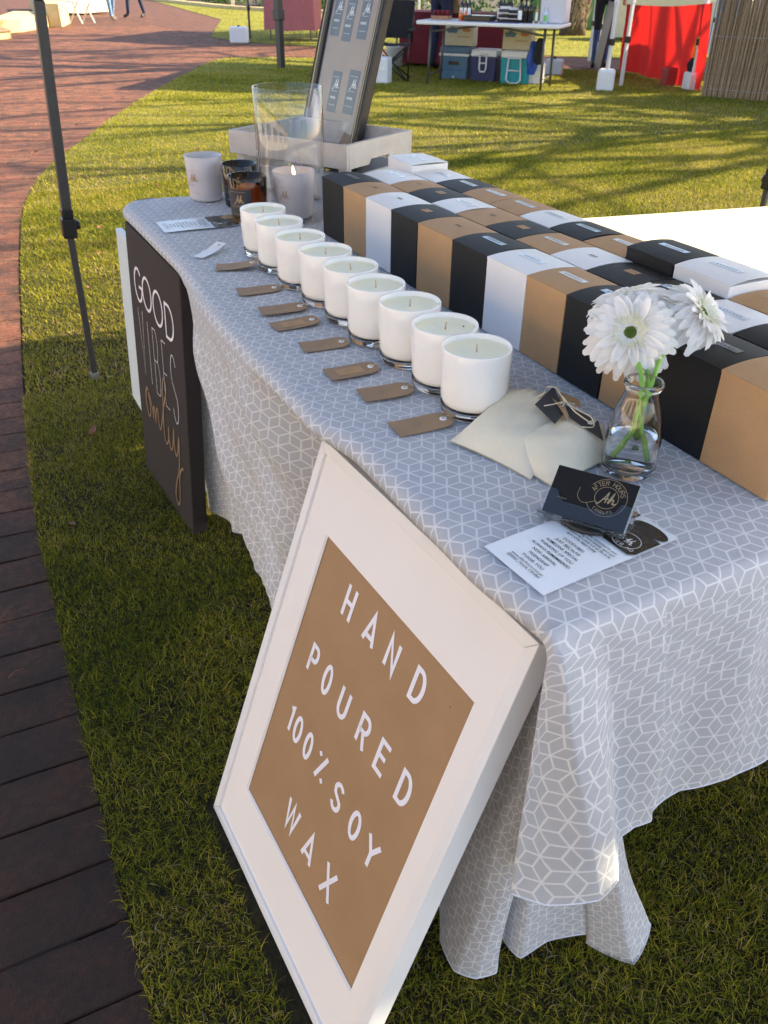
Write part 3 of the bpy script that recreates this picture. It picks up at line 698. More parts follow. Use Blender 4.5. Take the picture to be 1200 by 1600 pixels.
x0, y0, x1, y1 = LP+.0003, -LP-.0003, FW-LP-.0003, -FH+LP+.0003; z = -.0045
vs = [(x0, y0, z), (x1, y0, z), (x1, y1, z), (x0, y1, z), (wx0, wy0, z), (wx1, wy0, z), (wx1, wy1, z), (wx0, wy1, z)]
b_ = .0025; vs += [(wx0+b_, wy0-b_, z-.003), (wx1-b_, wy0-b_, z-.003), (wx1-b_, wy1+b_, z-.003), (wx0+b_, wy1+b_, z-.003)]
mo.add(vs, [(4, 5, 1, 0), (5, 6, 2, 1), (6, 7, 3, 2), (7, 4, 0, 3), (8, 9, 5, 4), (9, 10, 6, 5), (10, 11, 7, 6), (11, 8, 4, 7)])
mo.build('mount', m_mat, fs)
MB().box((FW/2, -FH/2, -.0115), (FW-2*LP-.002, FH-2*LP-.002, .006)).build('kraft_backing', m_kraft, fs)
MB().box((FW/2, -FH/2, -.022), (FW-2*LP-.002, FH-2*LP-.002, .006)).build('backing_board', m_kraft3, fs)
zl = -.0080
rows_ = [('HAND', -.1925, -.1445, [(.160, .186), (.219, .251), (.277, .304), (.340, .367)]),
         ('POURED', -.3175, -.2685, [(.123, .148), (.169, .193), (.219, .246), (.276, .303), (.327, .354), (.382, .409)]),
         ('100%', -.431, -.3845, [(.117, .136), (.141, .165), (.177, .200), (.219, .246)]), ('SOY', -.4355, -.389, [(.273, .300), (.325, .351), (.367, .401)]),
         ('WAX', -.5545, -.5035, [(.187, .228), (.251, .284), (.313, .347)])]
for wd_, ya, yb_, xs in rows_:
    for ch, (xa, xb) in zip(wd_, xs): letter(ch, xa, ya, xb, yb_, .0070, zl, m_vinyl, fs)
MB().disc((.413, -.150, zl), .0009, 8).build('speck', m_inkb, fs)
# ================================================================== BLACK CANVAS 'GOOD VIBES only'
BLs = Vector((-.05156515, 1.74451536, 0)); BRs = Vector((-.02744315, 1.34287822, 0)); ea = (BRs-BLs).normalized(); upc = Vector((.043, 0, .70)).normalized()
CM = planeM(BLs, ea, upc)
cs = empty('canvas_sign', M=CM, label='tall black canvas sign reading GOOD VIBES only leaning on the table edge', cat='sign')
MB().poly([(.001, .002), (.403, .002), (.424, .690), (.022, .716)], -.038, 0).build('canvas', m_canvas, cs, bevel=.003)
# letters measured as (a, height)
for ch, xa, ya, xb, yb_, wd in [('G', .066, .533, .132, .622, .0075), ('O', .131, .529, .205, .616, .0075), ('O', .212, .518, .288, .607, .0075), ('D', .301, .510, .364, .598, .0075),
                                ('V', .076, .337, .114, .514, .0022), ('I', .144, .330, .154, .499, .0022), ('B', .186, .320, .226, .497, .0022), ('E', .256, .314, .288, .489, .0022), ('S', .314, .298, .356, .478, .0026)]:
    letter(ch, xa, ya+.002, xb, yb_+.002, wd, .0012, m_vinyl, cs)
sp_ = [(.104, .291), (.092, .297), (.079, .275), (.077, .240), (.090, .214), (.106, .224), (.112, .252), (.104, .285), (.118, .272), (.130, .250), (.133, .226), (.137, .250), (.146, .262), (.152, .240), (.152, .222), (.160, .250), (.170, .268), (.178, .262), (.178, .235), (.188, .215), (.205, .240), (.235, .300), (.262, .350), (.262, .378), (.249, .382), (.238, .350), (.230, .290), (.222, .240), (.224, .206), (.238, .196), (.256, .218), (.262, .250), (.260, .222), (.268, .196), (.284, .205), (.300, .250), (.304, .262), (.300, .225), (.310, .196), (.326, .215), (.342, .258), (.338, .225), (.332, .180), (.318, .145), (.300, .115), (.286, .080), (.286, .055), (.302, .046), (.316, .066), (.322, .105), (.330, .150), (.350, .176), (.362, .182)]
pts = [(p.x, p.y+.004) for p in catmull([(a, b, 0) for a, b in sp_], 5)]
mb = MB()
for i in range(0, len(pts)-1):   # overlapping strokes: lift slowly so loops do not share a plane
    pass
ws = [.0048+.0022*abs(math.sin(i*.13)) for i in range(len(pts))]
ribbon(mb, pts, ws, 0)
mb.v = [(x, y, .0014+.0008*(i/len(mb.v))) for i, (x, y, z) in enumerate(mb.v)]
mb.build('script_word', m_gold, cs)
# white canvas behind it
wc = MB(); wc.box((0, 0, 0), (.02, .38, .55)); o = wc.build('white_canvas', m_panelw, bevel=.002)
o.matrix_world = Matrix.Translation((.048, 2.055, .300)) @ Matrix.Rotation(-.03, 4, 'Z') @ Matrix.Rotation(.07, 4, 'Y') @ Matrix.Rotation(-.05, 4, 'X')
tag(o, 'plain white canvas panel standing behind the black canvas sign', 'canvas')
# ================================================================== BOXES
TZ = .7445
def lighten(): pass
BW = .0945; BH = .121
def carton(kind, y0, y1, x0, z0=TZ, h=BH, lab=None, label='', arch=.004, tilt=0):
    bm_ = {'k': m_blackbox, 'b': m_kraft2, 'w': m_whitebox}[kind]
    cx_, cy_ = x0+BW/2, (y0+y1)/2; L = (y1-y0)-.0012
    root = empty('candle_box', (cx_, cy_, z0), random.gauss(0, .006), label, 'box', 'candle boxes packed in rows')
    mb = MB(); hw = BW/2-.0006; hl = L/2
    mb.box((0, 0, h/2-.001), (2*hw, 2*hl, h-.002)); mb.build('body', bm_, root, bevel=.0008)
    # arched tuck lid
    a = arch+random.uniform(-.001, .0015); P = []; Q = []
    for i in range(13):
        t = i/12; x = -hw-.0002+2*(hw+.0002)*t; z = h+a*4*t*(1-t)+.0002
        P.append([(x, -hl-.0003, z), (x, 0, z+.0004), (x, hl+.0003, z)]); Q.append([(x, -hl-.0003, z), (x, -hl-.0003, h-.0035)])
    lid = MB().grid(P); lid.grid([[(x, y, z-.0007) for x, y, z in r[::-1]] for r in P]); lid.grid([[r[0], (r[0][0], r[0][1], r[0][2]-.0009)] for r in P]); lid.grid([[(r[2][0], r[2][1], r[2][2]-.0009), r[2]] for r in P])
    lid.add([(-hw-.0003, -hl, h+.0002), (-hw-.0003, hl, h+.0002), (-hw-.0003, hl, h-.003), (-hw-.0003, -hl, h-.003)], [(0, 1, 2, 3)])
    lo = lid.build('lid', bm_, root, smooth=False)
    if lab:
        mb = MB(); lx, ly = {'strip': (.013, .058), 'tag': (.016, .024), 'print': (.010, .020)}[lab[0]]
        lm = lab[1]
        zz = lambda x: h+a*(1-(x/hw)**2)+.0009
        if lab[0] == 'print':
            for k in range(3): ribbon(mb, [(x, -.009+k*.006) for x in (-.004, .004)], .0028, 0)
            mb.v = [(x, y, zz(x)+.0002) for x, y, _ in mb.v]
        else: mb.grid([[(x, y, zz(x)) for y in (-ly/2, 0, ly/2)] for x in [(-lx/2+lx*i/4)+.002 for i in range(5)]])
        s_ = mb.build('sticker', lm, root)
        if lab[0] != 'print':
            mb = MB()
            for k in range(7 if lab[0] == 'strip' else 3):
                yy = -ly*.3+k*(ly*.6/(6 if lab[0] == 'strip' else 2)); ribbon(mb, [(-.0025, yy), (.0025, yy+.001)], .0016, 0)
            mb.v = [(x+.002, y, zz(x)+.0003) for x, y, _ in mb.v]; mb.build('print', m_ink, s_)
    return root
S = ('strip', m_clearlabel); SW = ('strip', m_clearlabel2); SK = ('strip', m_clearlabel3); TG = ('tag', m_kraft2); PR = ('print', m_ink)
cn = {'k': 'black', 'b': 'brown kraft', 'w': 'white'}
row1 = [('k', 1.204, 1.312, S, 'beside the glass cylinder'), ('b', 1.098, 1.203, PR, 'second from the glass cylinder'), ('w', .990, 1.097, PR, 'between a brown and a black box'), ('k', .886, .989, TG, 'with a small tan sticker'), ('b', .766, .885, PR, 'between two black ones, behind the middle candles'), ('k', .660, .765, S, 'with a long blue glossy sticker'),
        ('w', .552, .659, SW, 'behind the seventh candle'), ('b', .456, .551, SK, 'behind the nearest two candles'), ('k', .361, .455, S, 'behind the cotton bags'), ('b', .264, .360, PR, 'mostly hidden behind the glass flower bottle'), ('k', .169, .263, S, 'behind the gerbera bottle at the right'), ('b', .064, .168, PR, 'nearest of all, at the right edge')]
for k, a, b, l, d in row1: carton(k, a, b, .350, lab=l, label='%s candle box in front row, %s' % (cn[k], d))
row2 = [('w', 1.18, 1.30, SW, 'beside the crate end'), ('b', 1.10, 1.178, PR, 'just past the raised white box'), ('k', 1.005, 1.098, TG, 'with a tan square sticker, farther of two'), ('w', .915, 1.003, SW, 'with a pale blue sticker, farther one'), ('b', .815, .913, PR, 'with its lid end open a crack'), ('k', .722, .813, TG, 'with a tan square sticker, nearer of two'),
        ('b', .625, .720, SK, 'with a clear strip sticker'), ('w', .535, .623, PR, 'with a tiny print only'), ('k', .440, .533, TG, 'with a pinkish square sticker, behind the white gerberas'), ('k', .345, .438, S, 'with a clear strip sticker, behind the white gerberas'), ('w', .245, .343, SW, 'right of the gerberas with a bent lid'), ('k', .13, .243, S, 'at the right edge with a shiny strip'), ('b', .03, .128, S, 'at the photo edge')]
for k, a, b, l, d in row2: carton(k, a, b, .4475, lab=l, label='%s candle box in the middle row, %s' % (cn[k], d))
row3 = [('w', 1.155, 1.26, 0, SW, 'nearer of two at the far end'), ('k', 1.052, 1.153, 0, S, 'at the far end with a blue strip sticker'), ('b', .950, 1.050, 0, SW, 'farther of two brown neighbours'), ('b', .850, .948, 0, SW, 'nearer of two brown neighbours'), ('w', .758, .848, 0, SW, 'against the cream table, with faint print'), ('k', .665, .756, 0, S, 'with a thin dark sticker against the cream table'),
        ('b', .560, .663, 0, SK, 'with a silver strip against the cream table'), ('k', .455, .558, .018, S, 'standing a little higher than its neighbours'), ('w', .345, .453, .018, SW, 'with a raised lid above the gerberas'), ('b', .240, .343, .0, SK, 'with a sunlit strip at the right edge'), ('k', .13, .238, 0, S, 'with a sunlit strip at the photo edge')]
for k, a, b, dz, l, d in row3: carton(k, a, b, .5450, z0=TZ, h=BH+dz, lab=l, label='%s candle box in the back row, %s' % (cn[k], d))
carton('w', 1.262, 1.375, .545, h=BH+.016, lab=SW, label='raised white candle box farthest back beside the grey crate', arch=.002)
# ================================================================== CANDLES
def tumbler(r=.0465, h=.093):
    root = empty('candle', cat='candle')
    g = MB(); b0 = .012
    g.lathe([(0, 0), (r*.86, 0), (r*.93, .002), (r*.955, .007), (r*.965, b0+.002), (r*.93, b0), (r*.8, b0-.002), (0, b0-.002)], 48)
    g.build('glass_base', m_glassw, root, smooth=True)
    o_ = MB(); o_.lathe([(0, b0), (r*.80, b0+.0004), (r*.90, b0+.003), (r*.962, b0+.010), (r*.985, .04), (r, h-.002), (r-.0008, h), (r-.0024, h), (r-.0032, h-.002), (r-.0034, h-.03), (r*.8, h-.032)], 56)
    o_.build('tumbler', m_opal, root, smooth=True)
    wx = MB(); wx.lathe([(r-.0036, h-.0072), (r*.86, h-.0088), (r*.5, h-.0094), (r*.12, h-.0090), (0, h-.0088)], 40); wx.build('wax', m_wax, root, smooth=True)
    wk = MB(); wk.tube([(0, 0, h-.011), (.0004, .0002, h-.004), (.0012, .0004, h+.002)], [.0016, .0013, .0008], 6); wk.build('wick', m_wick, root, smooth=True)
    return root
c0 = tumbler(); ords = ['nearest the cotton bags, ninth from the far end', 'second nearest, with a dark speck on its wax', 'third from the near end', 'fourth from the near end', 'in the middle of the row of nine', 'fourth from the far end', 'third from the far end', 'second from the far end', 'farthest of the row, touching the amber candle']
cy = [.412, .500, .602, .700, .801, .899, 1.003, 1.116, 1.222]; cxs = [.176, .180, .180, .173, .177, .175, .170, .173, .179]
for i in range(9):
    c = c0 if i == 0 else copy_tree(c0)
    c.location = (cxs[i], cy[i], .7435); c.rotation_euler = (0, 0, random.uniform(0, 6.28)); c['label'] = 'white glass tumbler candle %s' % ords[i]; c['group'] = 'row of white tumbler candles'
    if i == 1: MB().lathe([(0, .0016), (.001, .0008), (.0012, 0)], 8, (.022, .018, .0842)).build('speck', m_inkb, c)
# labelled candles at the far end
def script_ah(mb, x, y, s, z=0, wd=.1):
    for st in ([(-.62, -.12), (-.5, -.2), (-.3, .05), (0, .6), (.16, .98), (.12, .4), (.06, 0)], [(-.22, .30), (.1, .36), (.3, .42)], [(.28, .02), (.44, .5), (.62, 1.0), (.56, .62), (.38, .05), (.52, .34), (.7, .44), (.72, .25), (.68, .06), (.8, .02), (.98, .15)]):
        ribbon(mb, [(x+p.x*s, y+p.y*s) for p in catmull([(a, b, 0) for a, b in st], 5)], s*wd, z); z += .0001
def wrap(mb, r, a0, i0=0, taper=0, h=1):
    out = []
    for (x, y, z) in mb.v[i0:]:
        rr = r+taper*(y/h)+z; a = a0+x/r; out.append((rr*math.cos(a), rr*math.sin(a), y))
    mb.v[i0:] = out
def jar_candle(name, loc, r0, r1, h, gm, wm, lm, im, wax_h, label, a0, gap=.0, lit=False, wh=.004, base_gm=None):
    root = empty(name, loc, 0, label, 'candle'); bt = .010; R = lambda z: r0+(r1-r0)*(z/h)
    g = MB(); g.lathe([(0, 0), (r0*.92, 0), (r0, .004), (R(bt), bt), (R(h*.5), h*.5), (r1, h-.0015), (r1-.001, h), (r1-.0028, h-.0008), (R(h*.5)-.003, h*.5), (R(bt)-.003, bt+.003), (R(bt)-.008, bt), (0, bt)], 56)
    g.build('jar', gm, root, smooth=True)
    wx = MB(); wz = wax_h; wx.lathe([(0, bt+.0006), (R(bt)-.009, bt+.0006), (R(bt)-.0035, bt+.004), (R(wz)-.0034, wz), (R(wz)-.006, wz-.001), (.006, wz-.0016), (0, wz-.0016)], 48); wx.build('wax', wm, root, smooth=True)
    MB().tube([(0, 0, wz-.003), (0, 0, wz+.004), (.001, 0, wz+wh+.004)], .0011, 6).build('wick', m_inkb if lit else m_wick, root)
    if lm:
        L = MB(); n = 14; wl = 1.5; tp = (r1-r0)
        L.grid([[((R(z)+.0004)*math.cos(a0-wl/2+wl*i/n), (R(z)+.0004)*math.sin(a0-wl/2+wl*i/n), z) for z in (h*.16, h*.45, h*.76)] for i in range(n+1)]); L.build('label', lm, root, smooth=True)
    T = MB(); script_ah(T, 0, h*.47, h*.16, 0, .11)
    ribbon(T, [(-.022+.0022*k, h*.71) for k in range(21)], .0006, .0001); ribbon(T, [(-.022+.0022*k, h*.21) for k in range(21)], .0006, .0001)
    x = -.018
    for w_, sz, yy in (('HOURS', .0052, h*.36),):
        for ch in w_:
            for st in glyph(ch): ribbon(T, [(x+p[0]*sz*.6, yy+p[1]*sz) for p in st], .0005, .0001)
            x += sz*1.2
    for (x, y, z) in T.v: pass
    T.v = [((R(y)+.0012+z)*math.cos(a0+x/R(y)), (R(y)+.0012+z)*math.sin(a0+x/R(y)), y) for x, y, z in T.v]
    T.build('print', im, root)
    return root
A0 = -2.25
jar_candle('jar_candle', (.214, 1.745, .743), .041, .047, .106, m_frost, wax_mat('pale_wax', (.80, .77, .62)), None, m_foil, .088, 'frosted white glass candle with gold script at the far left corner', A0-.4)
jar_candle('jar_candle', (.272, 1.640, .743), .040, .044, .100, m_darkglass, wax_mat('white_wax', (.72, .74, .70)), None, m_print, .080, 'black glass candle with white script between white and amber candles', A0)
jar_candle('jar_candle', (.243, 1.500, .743), .041, .045, .100, m_amber, m_amberwax, m_navy, m_foil, .080, 'amber glass candle with charcoal label and gold script', A0-.25)
jar_candle('jar_candle', (.350, 1.478, .7455), .042, .050, .104, m_frost, wax_mat('melted_wax', (.80, .78, .66)), None, m_foil, .084, 'lit white candle burning inside the tall glass cylinder', A0-.3, lit=True)
fl = MB(); fl.lathe([(0, 0), (.0022, .003), (.0034, .007), (.0030, .012), (.0016, .018), (.0004, .023), (0, .024)], 12)
mf = mat('candle_flame', (1, .6, .2), .5, .05, 20, 0, emit=((1, .58, .18), 9))
fo = fl.build('flame', mf, smooth=True); fo.location = (.352, 1.478, .836); fo.rotation_euler = (.05, -.16, 0); tag(fo, 'small yellow flame on the wick of the burning candle', 'flame')
cyl = MB(); R_, H_ = .078, .285
cyl.lathe([(0, 0), (R_-.004, 0), (R_, .003), (R_, H_-.001), (R_-.001, H_), (R_-.0028, H_), (R_-.0038, H_-.001), (R_-.0038, .006), (R_-.008, .005), (0, .005)], 72)
cy_o = cyl.build('glass_cylinder', m_thin, smooth=True); cy_o.location = (.345, 1.478, .7395)
tag(cy_o, 'tall clear glass cylinder standing round the burning candle', 'glass cylinder')
# ================================================================== PRICE TAGS
def price_tag(cor, label, white=False, patch=False, curl=.0, TW=.043):
    a, b, c, d = [Vector((x, y, .7455)) for x, y in cor]           # far-left, near-left, near-right, far-right
    root = empty('price_tag', tuple((a+b+c+d)/4), 0, label, 'tag', 'tags beside the white candles'); o = Vector(root.location)
    ex = ((c+d)/2-(a+b)/2); L = ex.length; ex.normalize(); ey = Vector((-ex.y, ex.x, 0)); W_ = .040
    root.rotation_euler = (0, 0, math.atan2(ex.y, ex.x)); L = min(max(L, .072), .09)
    def zc(x): return .0007*abs(x/(L/2))**2+curl*((x+L/2)/L)**2
    P = []
    for i in range(11):
        x = -L/2+L*i/10; hw_ = TW/2-(0 if white else .009*max(0, (x-L/2+.011)/.011))
        P.append([(x, -hw_, zc(x)), (x, 0, zc(x)), (x, hw_, zc(x))])
    m_ = m_whitebox if white else m_kraft3; mb = MB().grid(P); mb.grid([[(q[0], q[1], q[2]-.0006) for q in r[::-1]] for r in P]); mb.build('card', m_, root, smooth=True)
    e = MB(); ex_ = L/2-.0105; e.lathe([(.0016, .0012), (.0048, .0012), (.0050, .0002)], 20, (ex_, 0, zc(ex_))); e.build('eyelet', m_print, root, smooth=True)
    MB().disc((ex_, 0, zc(ex_)+.0008), .0017, 12).build('eyelet_hole', m_inkb, root)
    if patch: MB().grid([[(x, y, zc(x)+.0006) for y in (-.011, .011)] for x in [-.024+.005*i for i in range(9)]]).build('sticker', m_kraft2, root)
    if not white:
        t = MB()
        for k, (wd__, yy) in enumerate(((.016, .002), (.010, -.004))):
            for q in range(int(wd__/.0028)): ribbon(t, [(-.012+q*.0028, yy-.0015), (-.0105+q*.0028, yy+.0015)], .0007)
        t.v = [(x, y, zc(x)+.0010) for x, y, z in t.v]; t.build('print', m_ink, root)
    s = MB(); s.tube([(p.x, p.y, p.z) for p in catmull([(ex_, 0, .0022), (ex_+.008, .003, .004), (ex_+.016, .002, .0012), (ex_+.024, .006, .0008)], 4)], .0006, 5); s.build('string', m_string, root, smooth=True)
TG_ = [([(.051, .424), (.048, .384), (.129, .379), (.135, .418)], 'kraft tag beside the nearest white candle', 0), ([(.058, .537), (.054, .493), (.131, .489), (.133, .522)], 'kraft tag beside the second nearest candle', 0), ([(.043, .623), (.041, .576), (.122, .575), (.122, .614)], 'kraft tag with a paler label, third from the near end', 1),
       ([(.05, .74), (.047, .686), (.123, .681), (.126, .724)], 'kraft tag fourth from the near end', 0), ([(.038, .837), (.04, .791), (.122, .796), (.119, .835)], 'kraft tag with a narrow pale label, fifth from the near end', 1), ([(.048, .921), (.045, .87), (.129, .865), (.126, .903)], 'kraft tag sixth from the near end', 0),
       ([(.044, 1.034), (.044, .983), (.125, .979), (.12, 1.014)], 'kraft tag third from the far end of the tag row', 0), ([(.059, 1.196), (.05, 1.142), (.13, 1.117), (.132, 1.162)], 'curled kraft tag beside the small white tag', 0)]
for i, (c, l, p) in enumerate(TG_): price_tag(c, l, patch=bool(p), curl=.010 if i == 7 else .002)
price_tag([(.039, 1.270), (.041, 1.230), (.107, 1.273), (.106, 1.31)], 'small white tag curling up with an orange ribbon end', white=True, curl=.012, TW=.026)
# ================================================================== LEAFLETS
def leaflet(B, C, A_, label, full=True):
    B = Vector((*B, .7452)); C = Vector((*C, .7452)); up = (C-B); Lh = up.length; W_ = (Vector((*A_, .7452))-B).length
    # reading direction runs towards the near edge; the print's top points along +x
    rt_ = (B-Vector((*A_, .7452))).normalized(); M = planeM(Vector((*A_, .7452)), rt_, up)
    r = empty('leaflet', M=M, label=label, cat='leaflet')
    P = [[(x, y, .0004+.0006*math.sin(y*30)) for x in (0, W_/2, W_)] for y in [Lh*i/10 for i in range(11)]]
    s = MB().grid([q[::-1] for q in P][::-1]); s.grid([[(x, y, z-.0003) for x, y, z in q] for q in P]); s.build('sheet', m_paper, r)
    z = .0016; px = Lh*.60
    MB().add([(.002, px+.004, z), (W_*.46, px+.004, z), (W_*.46, Lh-.003, z), (.002, Lh-.003, z)], [(0, 1, 2, 3)]).build('printed_picture', m_photo, r)
    k = MB(); k.add([(.006, Lh*.80, z+.0003), (W_*.40, Lh*.82, z+.0003), (W_*.44, Lh-.004, z+.0003), (.003, Lh-.004, z+.0003)], [(0, 1, 2, 3)]); k.build('printed_picture', m_brownphoto, r)
    # black jar picture
    j = MB(); j.add([(W_*.50, px+.012, z), (W_*.56, px+.005, z), (W_*.94, px+.005, z), (W_*.99, px+.012, z), (W_*.99, Lh*.86, z), (W_*.5, Lh*.86, z)], [tuple(range(6))])
    j.add([(W_*.5+W_*.245+W_*.245*math.cos(a), Lh*.91+.010*math.sin(a), z+.0001) for a in [2*PI*k/24 for k in range(24)]], [tuple(range(24))]); j.build('printed_jar', m_photo, r)
    if full:
        q = MB(); ribbon(q, arc(W_*.745, Lh*.72, .016, .014, 200, 520, 24), .0006, z+.0006); script_ah(q, W_*.745, Lh*.72-.004, .010, z+.0007, .13); 
        for k2, w_ in enumerate(('AFTER HO',)):
            x = W_*.56
            for ch in w_:
                if ch != ' ':
                    for st in glyph(ch): ribbon(q, [(x+p[0]*.0028, Lh*.655+p[1]*.0044) for p in st], .0005, z+.0008)
                x += .0046
        q.build('print', m_print, r)
    lines = ['100% soy wax candles, customised for your', 'occasion. Warming heart meeting, sport and', 'night. Everyone has a story and we like to be', 'apart of the happy ending']
    y = px-.006
    for l in lines: text(l, .0050, W_/2, y, z, m_inkb, r, 'CENTER', sx=.82, offset=.00004, shear=.2); y -= .0052
    y -= .006
    for l in ['GOODVIBES', 'JUST BECAUSE', 'SOMEONE SPECIAL', 'THINKING OF YOU', 'ALWAYS REMEMBERED', 'NEW ARRIVAL', 'FRIENDSHIP', 'THANK YOU']:
        text(l, .0056, W_/2, y, z, m_inkb, r, 'CENTER', offset=.00003); y -= .0079
    y += .001
    for l in ['www.afterhours.com.au', '@After_Hours_Candles']: text(l, .0050, W_/2, y, z, m_inkb, r, 'CENTER', shear=.2, offset=.00003); y -= .0052
    return r
leaflet((.020, .039), (.2065, .057), (.013, .133), 'white printed leaflet under the business card holder at the near corner')
leaflet((.030, 1.462), (.212, 1.44), (.034, 1.560), 'white printed leaflet lying at the far end beside the dark candles')
# ================================================================== BUSINESS CARD HOLDER
bl = Vector((.095, .148, .757)); rt_ = Vector((.048, -.073, 0)).normalized(); back = Vector((.073, .048, 0)).normalized(); upv = (back*.78+Vector((0, 0, .62))).normalized()
HM = planeM(bl, rt_, upv)
ch_ = empty('card_holder', M=HM, label='clear acrylic card holder on a round black foot standing on the leaflet', cat='card holder')
g = MB(); wv, hv = .092, .056
g.box((wv/2, -.002, -.008), (wv+.006, .0025, .026)); g.build('tray', m_acrylic, ch_, bevel=.0008)
g = MB(); fr_pts = [(-.002, 0), (wv+.002, 0), (wv+.002, .030), (wv-.012, .030), (wv-.016, .020), (wv-.022, .016), (.020, .016), (.014, .022), (.010, .028), (-.002, .028)]
n = len(fr_pts); vs = [(x, y, .003) for x, y in fr_pts]+[(x, y, .0045) for x, y in fr_pts]
g.add(vs, [tuple(range(n-1, -1, -1)), tuple(range(n, 2*n))]+[(i, (i+1) % n, n+(i+1) % n, n+i) for i in range(n)]); g.build('front_lip', m_acrylic, ch_)
MB().box((wv/2, .018, -.0205), (wv+.004, .036, .0018)).build('back_plate', m_acrylic, ch_, bevel=.0005)
cp = empty('business_cards', M=HM, label='stack of black business cards with gold round AFTER HOURS logo in the holder', cat='cards')
MB().box((wv/2, hv/2+.001, -.0085), (.0885, hv-.001, .0165)).build('card_stack', m_cardedge, cp)
MB().box((wv/2, hv/2+.001, .0007), (.0895, hv, .0012)).build('front_card', m_card, cp, bevel=.0003)
q = MB(); cx_, cy_ = .062, .034; z = .0016
ribbon(q, arc(cx_, cy_, .0215, .0215, -150, 150, 40), .00045, z); ribbon(q, arc(cx_, cy_, .0125, .0125, 0, 360, 30), .0005, z)
script_ah(q, cx_-.001, cy_-.006, .0125, z+.0002, .10)
ribbon(q, [(p.x, p.y) for p in catmull([(cx_-.009, cy_-.006, 0), (cx_-.022, cy_-.012, 0), (cx_-.030, cy_-.006, 0), (cx_-.030, cy_+.004, 0)], 6)], .0004, z+.0003)
T = 'AFTER HOURS'
for i, chh in enumerate(T):
    if chh == ' ': continue
    a = math.radians(158-136*i/(len(T)-1)); cxx, cyy = cx_+.0170*math.cos(a), cy_+.0170*math.sin(a); ra = a-PI/2
    for st in glyph(chh):
        ribbon(q, [(cxx+(p[0]-.5)*.0030*math.cos(ra)-(p[1]-.5)*.0050*math.sin(ra), cyy+(p[0]-.5)*.0030*math.sin(ra)+(p[1]-.5)*.0050*math.cos(ra)) for p in st], .0005, z+.0001)
T = 'CANDLES'
for i, chh in enumerate(T):
    a = math.radians(238+64*i/(len(T)-1)); cxx, cyy = cx_+.0170*math.cos(a), cy_+.0170*math.sin(a); ra = a+PI/2
    for st in glyph(chh): ribbon(q, [(cxx+(p[0]-.5)*.0020*math.cos(ra)-(p[1]-.5)*.0030*math.sin(ra), cyy+(p[0]-.5)*.0020*math.sin(ra)+(p[1]-.5)*.0030*math.cos(ra)) for p in st], .0004, z+.0001)
for k in range(6): ribbon(q, [(.012+k*.0018, .020), (.0128+k*.0018, .0212)], .0005, z)
q.build('logo', m_foil, cp)
ft = MB(); ft.lathe([(0, .0), (.036, 0), (.037, .002), (.034, .005), (.012, .006), (.010, .011), (0, .011)], 40); f_ = ft.build('foot', m_plastic, None, smooth=True); f_.location = Vector((.150, .132, .7465))
f_.parent = ch_; f_.matrix_parent_inverse = Matrix.Identity(4); f_.matrix_local = HM.inverted() @ Matrix.Translation((.148, .125, .7468))
# ================================================================== CALICO BAGS
def bag(c, ax, ay, up, label, seed):
    """soft pillow-like pouch: c centre, ax/ay half axes as vectors on the table"""
    random.seed(seed); ph = [random.uniform(0, 6) for _ in range(6)]; N = 30; P = []; Q = []
    for i in range(N+1):
        u = -1+2*i/N; r = []; r2 = []
        for j in range(N+1):
            v = -1+2*j/N; e = (1-u*u*u*u)*(1-v*v*v*v); e = max(0, e)
            neck = 1-.42*smooth01((u-.35)/.6)
            x = u*(1-.06*(1-v*v)*0+.05*v*v); y = v*neck*(1-.05*(1-u*u))
            h = up*(e**.8)*(1+.07*math.sin(u*3.2+ph[0])*math.cos(v*2.5+ph[1])+.025*math.sin(u*9+v*5+ph[2])+.012*math.sin(v*15+ph[3]))*(.82+.25*u)
            if u > .3: h *= 1+.12*math.sin(v*26+ph[4])*smooth01((u-.3)/.5)
            p = Vector(c)+Vector(ax)*x+Vector(ay)*y
            r.append((p.x, p.y, .7445+h*.92+.0022)); r2.append((p.x, p.y, .7445+min(h*.15, .004)))
        P.append(r); Q.append(r2[::-1])
    root = empty('cotton_bag', tuple(c), 0, label, 'bag', 'drawstring cotton bags of wax melts')
    mb = MB(); mb.grid(P); mb.grid(Q); o = mb.build('pouch', m_calico, root, smooth=True); mb2 = o.data; mb2.transform(Matrix.Translation(-Vector(c)))
    return root
b1 = bag((.193, .325, 0), (.072, .040, 0), (-.018, .062, 0), .042, 'cream calico bag nearest the last white candle', 3)
b2 = bag((.208, .257, 0), (.066, .014, 0), (-.010, .046, 0), .044, 'smaller cream calico bag between the first bag and the card holder', 5)
def hang_tag(P4, m_, label, root_name='hang_tag'):
    c = sum((Vector(p) for p in P4), Vector())/4
    r = empty(root_name, c, 0, label, 'tag')
    n = (Vector(P4[1])-Vector(P4[0])).cross(Vector(P4[3])-Vector(P4[0])).normalized()*.0006
    vs = [Vector(p)-c for p in P4]+[Vector(p)-c-n for p in P4]
    MB().add(vs, [(0, 1, 2, 3), (7, 6, 5, 4), (0, 4, 5, 1), (1, 5, 6, 2), (2, 6, 7, 3), (3, 7, 4, 0)]).build('card', m_, r); return r
hang_tag([(.262, .352, .786), (.202, .312, .790), (.196, .262, .787), (.230, .285, .786)], m_navy, 'black square tag hanging from the nearer-left calico bag')
hang_tag([(.234, .318, .789), (.222, .284, .790), (.212, .255, .789), (.229, .285, .790)], m_kraft2, 'narrow brown kraft tag wedged between two black tags')
hang_tag([(.272, .352, .776), (.289, .330, .770), (.268, .300, .776), (.245, .318, .782)], m_kraft2, 'brown kraft tag behind the black tags on the bags')
hang_tag([(.236, .296, .789), (.253, .249, .783), (.231, .212, .779), (.219, .263, .789)], m_navy, 'long black tag lying on the smaller calico bag')
